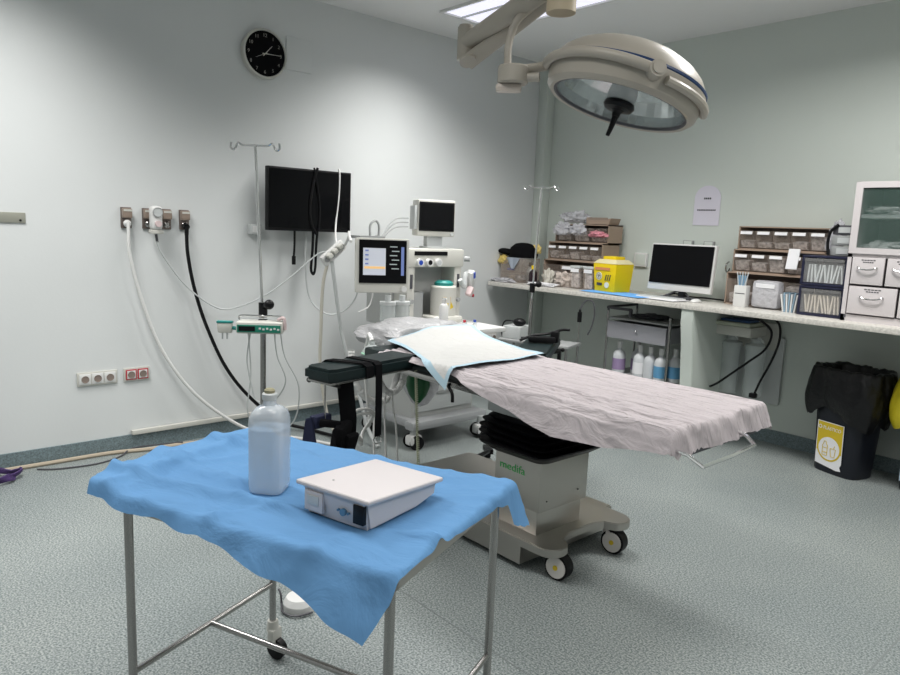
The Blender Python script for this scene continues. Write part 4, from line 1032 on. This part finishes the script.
# sharps container
t = thing('sharps_container', 'yellow sharps container with pale lid standing on the worktop', 'sharps container', (1.19, -.40, CZ + .004), -.12)
b = MB().box((0, 0, .115), (.215, .19, .23), top=(1.18, 1.12), bev=.012).build('body', YELLOW, t)
MB().box((0, 0, .245), (.26, .22, .035), top=(.72, .7), bev=.008).build('lid', mat('pale_yellow', (.66, .60, .36), .45), t)
MB().box((0, 0, .272), (.14, .11, .03), bev=.008).build('lid_cap', YELLOW, t)
yf = -.10
def ym(z): return -.095 - .0115 * z / .23 - .003
m = MB().box((-.02, ym(.185), .185), (.16, .003, .022), rot=(R(-3), 0, 0)); m.build('red_label', mat('orange_red', (.6, .25, .10), .5), b)
m = MB().cyl((-.055, ym(.125) + .002, .125), (-.055, ym(.125) - .002, .125), .032, seg=24).cyl((.03, ym(.055) + .002, .055), (.03, ym(.055) - .002, .055), .024, seg=24).build('round_label', mat('label_white', (.7, .7, .6), .5), b)
m = MB().text('\u2623', .05, tm(-.055, ym(.125) - .004, .125)).box((-.05, ym(.06), .06), (.055, .003, .022))
for k in range(3): m.box((.018 + k * .022, ym(.115), .115), (.007, .003, .05), rot=(0, .25, 0))
m.build('printed_marks', INK, b)
# blue sheet & paper
def flat_sheet(name, mt, w, d, loc, rot, label, cat, amp=.004):
    o = MB().grid(24, 16, lambda a, b: Vector(((a - .5) * w, (b - .5) * d, .006 + amp * noise.noise(Vector((a * 5, b * 5, w)))))).build(name, mt)
    return tag(o, label, cat, None, loc, rot)
flat_sheet('blue_sheet', BLUED, .62, .30, (1.36, -.52, CZ), -.12, 'bright blue disposable sheet lying flat on the worktop', 'sheet')
flat_sheet('paper_sheet', PAPER, .30, .20, (1.78, -.56, CZ), -.1, 'white paper sheet on the worktop in front of the computer', 'paper', .001)
# clear bin with black cap
t = thing('storage_bin', 'clear plastic storage bin under the black cap, at the worktop left end', 'bin', (.17, -.42, CZ))
m = MB()
for (c, d) in (((0, -.12, .11), (.26, .005, .22)), ((0, .12, .11), (.26, .005, .22)), ((-.13, 0, .11), (.005, .24, .22)), ((.13, 0, .11), (.005, .24, .22)), ((0, 0, .003), (.26, .24, .006)), ((0, -.06, .09), (.25, .12, .004))): m.box(c, d)
m.build('walls', CLEAR, t)
MB().box((-.04, -.08, .115), (.07, .03, .02), bev=.005).build('blue_item', BLUEP, t)
crumple('wrapped_pack', (.21, -.44, CZ + .035), (.05, .05, .03), mat('grey_pack', (.4, .43, .45), .5, var=.3, vscale=30), 'grey wrapped pack lying inside the clear storage bin', 'pack', 31)
crumple('cream_pack', (.11, -.44, CZ + .03), (.035, .045, .025), mat('cream_pack', (.55, .5, .38), .5), 'cream wrapped pack inside the clear storage bin beside the grey pack', 'pack', 37)
t = thing('peaked_hat', 'black fabric cap with a peak resting on the clear storage bin', 'cap', (.20, -.42, CZ + .225), .15)
MB().lathe([(.14, 0), (.145, .03), (.125, .09), (.08, .125), (.03, .135), (0, .136)], seg=28, sx=1, sy=.8).build('crown', BLACKM, t)
MB().sph((-.15, -.03, .045), 1, (.12, .08, .03), (0, .12, 0)).build('peak', BLACKM, t)
crumple('yellow_cloth', (.05, -.52, CZ + .20), (.045, .03, .05), mat('yellow_rag', (.62, .48, .15), .7), 'crumpled yellow wrapper under the black cap at the left of the bin', 'wrapper', 41)
crumple('yellow_cloth', (.30, -.36, CZ + .30), (.05, .04, .045), mat('yellow_rag_light', (.65, .52, .2), .7), 'crumpled yellow wrapper behind the black cap', 'wrapper', 43)
o = MB().grid(14, 14, lambda a, b: Vector(((a - .5) * .17 * (1 - b * .8), -.006 * math.sin(a * 9), -b * .10))).build('blue_grey_cloth', mat('bluegrey', (.32, .36, .42), .8), solid=.003)
tag(o, 'blue-grey cloth triangle hanging under the black cap over the bin front', 'cloth', None, (.20, -.55, CZ + .225))
crumple('clear_wrap', (.14, -.60, CZ + .018), (.13, .05, .02), FILM, 'flat clear wrapper on the worktop edge below the storage bin', 'wrapper', 47)

# computer
t = thing('computer_monitor', 'silver-framed all-in-one computer with black screen standing on the worktop', 'computer', (1.765, -.33, CZ), -.02)
b = MB().box((0, 0, .235), (.545, .035, .36), rot=(R(-5), 0, 0), bev=.006).build('casing', WHITE, t)
MB().box((0, -.0215, .258), (.52, .004, .295), rot=(R(-5), 0, 0)).build('screen', SCREEND, b)
MB().text('hp', .016, tm(.24, -.006, .083, Matrix.Rotation(R(-0), 4, 'X')), .001).build('logo', BLUEP, b)
MB().box((0, -.0, .008), (.26, .16, .010), bev=.004).tube([(-.1, -.06, .012), (.0, .02, .06), (.12, -.05, .012)], .007).box((0, .03, .06), (.05, .02, .12)).build('stand', DGREY, t)
o = MB().box((0, 0, .008), (.36, .12, .014), bev=.004).build('keyboard', WHITE); tag(o, 'slim white keyboard in front of the computer', 'keyboard', None, (1.72, -.52, CZ), -.03)
m = MB()
for r_ in range(5):
    for k in range(14): m.box((-.165 + k * .0245, -.042 + r_ * .021, .016), (.019, .016, .004))
m.build('keys', LGREY, o)
o = MB().sph((0, 0, .008), 1, (.032, .055, .02)).build('mouse', WHITE); tag(o, 'white computer mouse to the right of the keyboard', 'mouse', None, (2.00, -.50, CZ), 0)
MB().box((0, .03, .026), (.006, .02, .006)).build('scroll_wheel', DGREY, o)
hose('black_cable', [(1.62, -.25, CZ + .01), (1.7, -.28, CZ + .03), (1.8, -.22, CZ + .012), (1.95, -.27, CZ + .02), (2.06, -.2, CZ + .012)], .006, RUBBER, 'black cable bundle lying under the computer', 'cable')

# cup / box with pens before organiser 2
t = thing('card_box', 'white card dispenser box holding blue and white sticks before the right organiser', 'box', (2.30, -.42, CZ), .05)
MB().box((0, 0, .075), (.085, .07, .15), bev=.003).build('carton', WHITE, t)
MB().box((0, -.036, .095), (.07, .002, .004)).build('printed_line', INK, t)
m = MB()
for k in range(7): m.box((-.03 + k * .01, (k % 3 - 1) * .015, .19), (.006, .004, .11), rot=(.05 * (k % 3 - 1), (k - 3) * .06, 0))
m.build('stick', LGREY, t)
m = MB()
for k in range(4): m.box((-.022 + k * .014, -.01, .175), (.006, .004, .09), rot=(0, (k - 2) * .07, 0))
m.build('blue_stick', mat('light_blue', (.2, .4, .6), .5), t)
t = thing('glove_box', 'clear bag stuffed with white packages in the bottom row of the right organiser', 'bag', (2.46, -.37, CZ))
MB().box((0, 0, .10), (.19, .10, .19), bev=.03).build('bag', FILM, t)
m = MB()
for k in range(9): m.box((-.07 + k * .017, -.02, .085), (.010, .05, .13), rot=(0, (k - 4) * .04, 0))
m.build('package', mat('pkg', (.6, .58, .56), .5), t)
MB().box((0.0, -.052, .16), (.13, .002, .03)).build('bag_label', PAPER, t)
t = thing('sachet_stack', 'upright blue and white sachets between the stuffed bag and the dark drawers', 'sachets', (2.645, -.40, CZ))
m = MB()
for k in range(4): m.box((-.05 + k * .03, 0, .06), (.010, .09, .12), rot=(0, .1 * (k - 2), 0))
m.build('white_sachet', WHITE, t)
m = MB()
for k in range(3): m.box((-.035 + k * .03, 0, .065), (.010, .09, .13), rot=(0, .1 * (k - 1), 0))
m.build('blue_sachet', mat('sachet_blue', (.25, .36, .45), .5), t)
o = MB().box((0, 0, 0), (.075, .01, .14), rot=(R(-12), 0, 0)).build('instruction_sheet', PAPER); tag(o, 'small white notice hanging from the middle row of the right organiser', 'notice', None, (2.58, -.312, CZ + .35))
o = MB().tube([(0, 0, -.06), (0, 0, .06)], .022, 12, smooth=False).build('paper_roll', CREAM); tag(o, 'pale upright roll at the right end of the middle row of the right organiser', 'roll', None, (2.76, -.315, CZ + .32))
crumple('plastic_bag', (2.82, -.26, CZ + .49), (.045, .04, .12), FILM, 'clear plastic bag stuffed between the right organiser and the white cabinet', 'bag', 61)

# two dark drawer boxes
def drawer_box(z, label, tint):
    t = thing('drawer_box', label, 'drawer box', (2.86, -.40, z), 0, 'dark framed drawer boxes')
    m = MB().box((0, 0, .0075), (.275, .22, .015), bev=.004).box((0, 0, .185), (.275, .22, .015), bev=.004)
    m.box((-.13, 0, .095), (.015, .22, .17)).box((.13, 0, .095), (.015, .22, .17)).box((0, .105, .095), (.26, .008, .17)).build('frame', mat('navy_plastic', (.02, .022, .05), .4), t)
    MB().box((0, -.105, .085), (.24, .006, .13)).box((0, -.113, .163), (.24, .018, .022), bev=.004).build('drawer_front', glassy('drawer_clear', (.7, .7, .7), .14, .1), t)
    m = MB()
    for k in range(11): m.box((-.10 + k * .02, -.055, .078), (.009, .06, .115), rot=(0, random.uniform(-.25, .25), 0))
    m.build('envelope', tint, t)
drawer_box(CZ, 'lower dark framed clear drawer of cream envelopes beside the white cabinet', mat('cream_env', (.62, .56, .47), .6))
drawer_box(CZ + .195, 'upper dark framed clear drawer of white envelopes beside the white cabinet', mat('white_env', (.62, .66, .66), .6))
for k in range(3):
    t = thing('small_box', ['grey instrument box at the bottom of the small stack by the cabinet', 'grey instrument box in the middle of the small stack by the cabinet', 'dark instrument box on top of the small stack by the cabinet'][k], 'box', (2.925, -.38, CZ + .389 + k * .066))
    MB().box((0, 0, .031), (.12, .15, .060), bev=.008).build('case', [GREY, GREY, DGREY][k], t)
    MB().box((.01, -.077, .031), (.07, .003, .035)).build('front_label', LGREY, t)
hose('black_strap', [(2.90, -.46, CZ + .585), (2.86, -.47, CZ + .54), (2.85, -.47, CZ + .47), (2.86, -.47, CZ + .395)], .009, RUBBER, 'black strap hanging on the left side of the small box stack', 'strap')

# white cabinet with drawers on the worktop
t = thing('drawer_cabinet', 'white cabinet with glass door above labelled drawers at the right end of the worktop', 'cabinet', (3.005, -.55, CZ))
Wc, Dc, Hc = .80, .42, .84
m = MB()
m.box((.012, Dc / 2, Hc / 2), (.024, Dc, Hc)).box((Wc - .012, Dc / 2, Hc / 2), (.024, Dc, Hc)).box((Wc / 2, Dc / 2, Hc - .012), (Wc, Dc, .024)).box((Wc / 2, Dc / 2, .02), (Wc, Dc, .04))
m.box((Wc / 2, Dc / 2, .405), (Wc, Dc, .03)).box((Wc / 2, Dc - .008, Hc / 2), (Wc - .02, .012, Hc - .02)); 
m.build('carcass', WHITE2, t)
d = MB()
d.box((.025, -.008, .625), (.04, .016, .355)).box((Wc - .025, -.008, .625), (.04, .016, .355)).box((Wc / 2, -.008, .82), (Wc - .01, .016, .035)).box((Wc / 2, -.008, .43), (Wc - .01, .016, .035))
d = d.build('glass_door', WHITE2, t)
MB().box((Wc / 2, -.006, .625), (Wc - .09, .004, .355)).build('pane', GLASS, d)
sh = MB().box((Wc / 2, Dc / 2, .63), (Wc - .05, Dc - .06, .012)).build('shelf', WHITE, t)
MB().box((Wc / 2, .012, .637), (Wc - .05, .012, .02)).build('shelf_edge', CLEARC, sh)
def drawer(x0, x1, z0, z1):
    dr = MB().box(((x0 + x1) / 2, -.006, (z0 + z1) / 2), (x1 - x0 - .008, .016, z1 - z0 - .008), bev=.003).build('drawer', WHITE2, t)
    cx = (x0 + x1) / 2; w2 = min(.06, (x1 - x0) * .27)
    MB().tube([(cx - w2, -.014, z1 - .060), (cx - w2, -.03, z1 - .063), (cx - w2 * .5, -.036, z1 - .075), (cx + w2 * .5, -.036, z1 - .075), (cx + w2, -.03, z1 - .063), (cx + w2, -.014, z1 - .060)], .005, 8).build('drawer_handle', CHROME, dr)
    m = MB()
    for r_, f in enumerate((.8, .6)):
        n = 5
        for k in range(n): m.box((cx - w2 * f + 2 * w2 * f * (k + .5) / n, -.0145, z1 - .020 - .013 * r_), (2 * w2 * f / n * .75, .001, .006))
    m.build('drawer_label', INK, dr)
drawer(.03, .215, .225, .395); drawer(.22, .405, .225, .395); drawer(.41, .595, .225, .395); drawer(.60, .78, .225, .395)
drawer(.03, .30, .045, .22); drawer(.305, .575, .045, .22); drawer(.58, .78, .045, .22)
for k, (x, z, lb) in enumerate(((.16, .64, 'crumpled white packs on the glazed shelf of the white cabinet, left'), (.40, .64, 'crumpled white packs on the glazed shelf of the white cabinet, right'), (.15, .425, 'crumpled white packs on the floor of the glazed compartment of the white cabinet'))):
    crumple('pack_heap', (3.005 + x, -.42, CZ + z + .028), (.12, .08, .035), mat('packs', (.58, .60, .60), .5, var=.3, vscale=30), lb, 'packs', 70 + k)
o = MB().box((0, 0, 0), (.012, .004, .02)).build('keyhole', DGREY, t); o.location = (.03, -.018, .03)

# paper notice & wall boxes (right wall)
t = thing('paper_notice', 'lilac-white paper notice with two printed lines taped to the right wall', 'notice', (1.745, -.004, 1.757))
m = MB(); n = 10
poly = [(-.11, -.155), (.11, -.155), (.11, .06)] + [(.11 * math.cos(R(a)) * 1.0, .06 + .095 * math.sin(R(a))) for a in range(10, 171, 16)] + [(-.11, .06)]
m.prism(poly, -.001, .001, FRONT).build('sheet', PAPERL, t)
m = MB()
for k in range(4): m.box((-.024 + k * .016, -.002, .055), (.011, .001, .014))
for k in range(11): m.box((-.075 + k * .0145, -.002, -.035), (.011, .001, .010))
m.build('printed_text', INK, t)
def wall_box(x, z, w, h, label, mtl=WHITE, y=0):
    t = thing('wall_box', label, 'wall box', (x, y, z))
    MB().box((0, -.014, 0), (w, .028, h), bev=.004).build('casing', mtl, t)
    MB().box((0, -.029, 0), (w * .8, .002, h * .78), bev=.0005).build('cover', WALLB, t)
wall_box(1.19, 1.30, .12, .115, 'white blank wall box to the right of the yellow sharps container')
wall_box(1.62, 1.455, .085, .05, 'small grey-framed socket box on the wall above the computer, left one', GREY)
wall_box(1.80, 1.455, .085, .05, 'small grey-framed socket box on the wall above the computer, right one', GREY)
hose('wall_hook', [(1.98, -.02, 1.33), (1.98, -.06, 1.31), (1.98, -.06, 1.27), (1.98, -.03, 1.25), (1.99, -.02, 1.28)], .006, STEELD, 'small metal hook on the right wall between computer and organiser', 'hook')
hose('wall_hook', [(2.10, -.02, 1.32), (2.10, -.06, 1.30), (2.10, -.06, 1.26), (2.10, -.03, 1.24), (2.11, -.02, 1.27)], .006, STEELD, 'small metal hook on the right wall touching the left side of the labelled organiser', 'hook')

# ------------------------------------------------------------ under the worktop
t = thing('utility_trolley', 'grey metal trolley with a drawer and bottles below, parked under the worktop', 'trolley', (0, 0, 0))
x0, x1, y0, y1 = 1.28, 1.84, -.55, -.15
for (x, y) in ((x0, y0), (x1, y0), (x0, y1), (x1 + .05, y1)):
    l = MB().cyl((x, y, .08), (x, y, .90), .010).build('leg', STEELD, t)
    MB().cyl((x, y - .012, .04), (x, y + .012, .04), .038).build('wheel', RUBBER, l)
MB().tube([(x0, y0, .88), (x0, y0, .93), (x0 + .0, y1, .93), (x0, y1, .88)], .010, smooth=False).box((x0 + .10, y0, .925), (.22, .02, .02)).box((x0 + .21, y0, .90), (.02, .02, .06)).build('push_handle', DGREY, t)
MB().box(((x0 + x1) / 2, (y0 + y1) / 2, .845), (x1 - x0, .40, .012)).build('top_tray', GREY, t)
dr = MB().box(((x0 + x1) / 2 - .005, y0 - .006, .755), (x1 - x0 - .03, .016, .135), bev=.004).box(((x0 + x1) / 2, -.34, .755), (x1 - x0 - .04, .36, .12)).build('drawer', mat('drawer_grey', (.34, .34, .37), .45), t)
MB().sph(((x0 + x1) / 2 + .0, y0 - .022, .765), .011).build('knob', CHROME, dr)
MB().box(((x0 + x1) / 2, -.34, .39), (x1 - x0, .40, .015)).build('bottom_shelf', GREY, t)
crumple('black_cables', (1.55, -.35, .868), (.14, .10, .022), DGREY, 'tangle of dark cables lying on top of the grey trolley', 'cables', 90)
BW = mat('bottle_white', (.58, .60, .62), .35); 
lab = mat('violet_label', (.32, .24, .40), .5); lab2 = mat('blue_label', (.12, .32, .52), .5)
for k, (x, y, mm, lb) in enumerate(((1.36, -.47, lab, 'white bottle with violet label, leftmost on the lower trolley shelf'), (1.46, -.36, lab, 'white bottle behind the others on the lower trolley shelf, second from left'), (1.56, -.48, PAPER, 'white bottle with plain label in the middle of the lower trolley shelf'), (1.65, -.47, BW, 'grey-white bottle right of centre on the lower trolley shelf'), (1.75, -.48, lab2, 'white bottle with blue label on the lower trolley shelf'), (1.82, -.40, lab2, 'white bottle with blue label at the right end of the lower trolley shelf'))):
    t = bottle(x, y, .050, .255, BW, WHITE, lb, z=.398, neck=.32)
    MB().cyl((0, 0, .03), (0, 0, .12), .0525, seg=22, cap=False).build('label_band', mm, t)
# suction shelf with canisters
t = thing('suction_station', 'wall shelf under the worktop holding two tall clear canisters', 'suction unit', (0, 0, 0))
MB().box((2.165, -.22, .845), (.39, .25, .07), bev=.006).box((2.22, -.025, .80), (.42, .03, .2)).build('shelf', CREAM, t)
for x in (2.14, 2.33):
    c = MB().cyl((x, -.17, .36), (x, -.17, .72), .065, .07, 28).build('canister', CLEARC, t)
    MB().lathe([(0, .72), (.078, .72), (.078, .745), (.04, .76), (.04, .79), (0, .79)], (x, -.17, 0), 28).build('canister_lid', CLEARC, c)
    MB().tube([(x, -.17, .76), (x + .03, -.2, .80), (x + .06, -.19, .77)], .008).build('spout', LGREY, c)
MB().box((2.26, -.02, .55), (.42, .02, .50)).build('backplate', LGREY, t)
t = thing('medical_tray', 'blue-grey tray lying on the shelf directly under the worktop', 'tray', (2.17, -.24, .881), .02)
MB().box((0, 0, .015), (.36, .24, .028), bev=.008).build('body', mat('tray_greygreen', (.42, .44, .36), .5), t)
MB().box((.05, 0, .038), (.22, .16, .018), bev=.006).build('blue_pouch', mat('dark_blue', (.03, .08, .2), .5), t)
hose('black_cable', [(2.38, -.46, .985), (2.46, -.42, .95), (2.53, -.40, .88), (2.50, -.40, .76), (2.40, -.40, .66), (2.28, -.40, .55), (2.18, -.40, .46), (2.12, -.40, .42)], .008, RUBBER, 'black cable hanging under the worktop, swinging toward the support panel', 'cable')
o = MB().tube([(2.50, -.36, .99), (2.56, -.36, .93), (2.57, -.36, .82), (2.53, -.36, .67), (2.47, -.36, .52), (2.44, -.36, .43)], .008).build('black_cable', RUBBER)
tag(o, 'black power cable with a plug hanging under the worktop beside the canisters', 'cable'); MB().box((2.43, -.36, .41), (.05, .04, .035), bev=.008).build('plug', BLACK, o)

# waste bins
def bag_rim(sc, seed, zlo, zhi, r0, r1, flop):
    mb = MB()
    def fn(a, b):
        th = a * 2 * PI; c, s_ = math.cos(th), math.sin(th); p = 3.5
        k = (abs(c) ** p + abs(s_) ** p) ** (-1 / p)
        n = noise.noise(Vector((c * 2.4, s_ * 2.4, b * 2 + seed))); n2 = noise.noise(Vector((c * 7, s_ * 7, b * 4 + seed)))
        if b < .35: q = b / .35; r = .80 + .16 * q; z = zhi - .12 + .12 * q
        elif b < .5: q = (b - .35) / .15; r = .96 + .22 * math.sin(q * PI / 2); z = zhi + .015 * math.sin(q * PI) - .02 * q
        else: q = (b - .5) / .5; r = 1.18 + .14 * math.sin(q * PI * .8) - .12 * q ** 3; z = zhi - .02 - (zhi - zlo) * q * (1 + .30 * flop * max(0, c) + .28 * n)
        r *= 1 + .09 * n + .045 * n2
        return Vector((c * k * sc[0] * r, s_ * k * sc[1] * r, z + .014 * n2))
    mb.grid(96, 34, fn); bmesh.ops.remove_doubles(mb.bm, verts=mb.bm.verts, dist=1e-5); return mb
def waste_bin(x, y, rot, bagm, label, sticker, blab):
    t = thing('waste_bin', label, 'bin', (x, y, 0), rot)
    def ring(sx, sy, z, n=40):
        pts = []
        for i in range(n):
            a = 2 * PI * i / n; c, s_ = math.cos(a), math.sin(a); p = 4; k = (abs(c) ** p + abs(s_) ** p) ** (-1 / p); pts.append((c * k * sx, s_ * k * sy, z))
        return pts
    m = MB(); rs = [[m.bm.verts.new(p) for p in ring(*q)] for q in ((.150, .115, 0), (.155, .12, .012), (.185, .145, .56), (.178, .138, .56), (.15, .115, .03))]
    for i in range(len(rs) - 1):
        for k in range(40): m.bm.faces.new((rs[i][k], rs[i][(k + 1) % 40], rs[i + 1][(k + 1) % 40], rs[i + 1][k]))
    m.bm.faces.new(list(reversed(rs[0]))); m.bm.faces.new(rs[-1])
    b = m.build('body', mat('navy_black_plastic', (.012, .014, .022), .4), t)
    if sticker == 'p':
        tilt = Matrix.Translation((-.012, -.127, .20)) @ Matrix.Rotation(R(2.6), 4, 'X') @ FRONT
        tilt = Matrix.Translation((-.015, -.1345, .205)) @ Matrix.Rotation(R(2.6), 4, 'X') @ FRONT
        s = MB().prism([(-.095, -.15), (.06, -.17), (.095, -.165), (.085, -.14), (.095, -.12), (.095, .14), (-.095, .14)], 0, .001, tilt).build('sticker', PAPER, b)
        MB().prism([(-.09, -.06), (-.09, .135), (.09, .135), (.09, -.06)], .001, .0016, tilt).build('sticker_panel', YSTK, b)
        MB().lathe([(0, .0018), (.087, .0018), (.087, .0022), (0, .0022)], (0, 0, 0), 40, tilt @ Matrix.Translation((0, -.035, 0))).build('sticker_disc', YSTK, b)
        MB().lathe([(0, .0024), (.076, .0024), (.076, .0028), (0, .0028)], (0, 0, 0), 40, tilt @ Matrix.Translation((0, -.035, 0))).build('sticker_centre', PAPER, b)
        MB().text('PL\u00c1STICO', .031, tilt @ Matrix.Translation((.012, .098, .0025)), .0005, sx=.92).build('sticker_word', PAPER, b)
        MB().lathe([(.008, .002), (.013, .002), (.013, .003), (.008, .003)], (0, 0, 0), 20, tilt @ Matrix.Translation((-.074, .10, 0))).build('sticker_mark', PAPER, b)
        i = MB()
        def outline(P): i.tube([tilt @ Vector((p[0], p[1], .0035)) for p in P], .0022, 5, smooth=False)
        outline([(-.045, -.085), (-.045, -.02), (-.038, -.005), (-.034, .01), (-.022, .01), (-.018, -.005), (-.010, -.02), (-.010, -.085), (-.045, -.085)])
        outline([(-.045, -.035), (-.010, -.035)]); outline([(-.045, -.065), (-.010, -.065)])
        outline([(.010, -.03), (.050, -.03), (.044, -.085), (.018, -.085), (.010, -.03)]); outline([(.035, -.03), (.042, -.008)])
        i.build('sticker_pictogram', YSTK, b)
    else:
        tl = Matrix.Translation((-.01, -.133, .22)) @ Matrix.Rotation(R(2.6), 4, 'X') @ FRONT
        s = MB()
        for (c_, d_) in (((0, .15, .001), (.22, .006, .002)), ((0, -.15, .001), (.22, .006, .002)), ((-.11, 0, .001), (.006, .30, .002)), ((.11, 0, .001), (.006, .30, .002))):
            s.box(c_, d_)
        s.text('C', .045, Matrix.Translation((-.08, -.11, .001)), .0005)
        bmesh.ops.transform(s.bm, matrix=tl, verts=s.bm.verts); s.build('sticker', mat('sticker_light', (.5, .6, .7), .5), b)
        q = MB().lathe([(.05, .001), (.056, .001), (.056, .003), (.05, .003)], (0, 0, 0), 30, tl @ Matrix.Translation((0, .03, 0))).build('sticker_ring', mat('sticker_light', (.5, .6, .7), .5), b)
    bg = bag_rim((.190, .150), x, .44, .70, 0, 0, 1 if sticker == 'p' else .2).build('bin_bag', bagm, t, ang=70)
    return t
waste_bin(3.035, -.27, -.30, BAG, 'dark plastic waste bin with black bag and yellow plastics sticker under the worktop', 'p', '')
waste_bin(3.545, -.27, -.30, YELLOWB, 'dark waste bin with a yellow bag at the right edge of the picture', 'o', '')

# ------------------------------------------------------------ camera
f, yaw, pit, rol, cx, cy = 706.177, -.841178781, -.153360576, .0402653141, 4.64992749, -5.26074183
fw = Vector((math.sin(yaw) * math.cos(pit), math.cos(yaw) * math.cos(pit), math.sin(pit)))
r = Vector((math.cos(yaw), -math.sin(yaw), 0)); u = r.cross(fw)
r2 = r * math.cos(rol) + u * math.sin(rol); u2 = -r * math.sin(rol) + u * math.cos(rol)
cam = bpy.data.cameras.new('camera'); co = bpy.data.objects.new('camera', cam); COL.objects.link(co)
cam.sensor_fit = 'HORIZONTAL'; cam.sensor_width = 36; cam.lens = f * 36 / 900; cam.clip_start = .05
co.matrix_world = Matrix(((r2.x, u2.x, -fw.x, cx), (r2.y, u2.y, -fw.y, cy), (r2.z, u2.z, -fw.z, 1.5), (0, 0, 0, 1)))
S.camera = co
S.view_settings.view_transform = 'Standard'
S.view_settings.look = 'None'
S.view_settings.exposure = .17; S.view_settings.gamma = .95
S.cycles.max_bounces = 8; S.cycles.transparent_max_bounces = 16
S.cycles.use_denoising = True
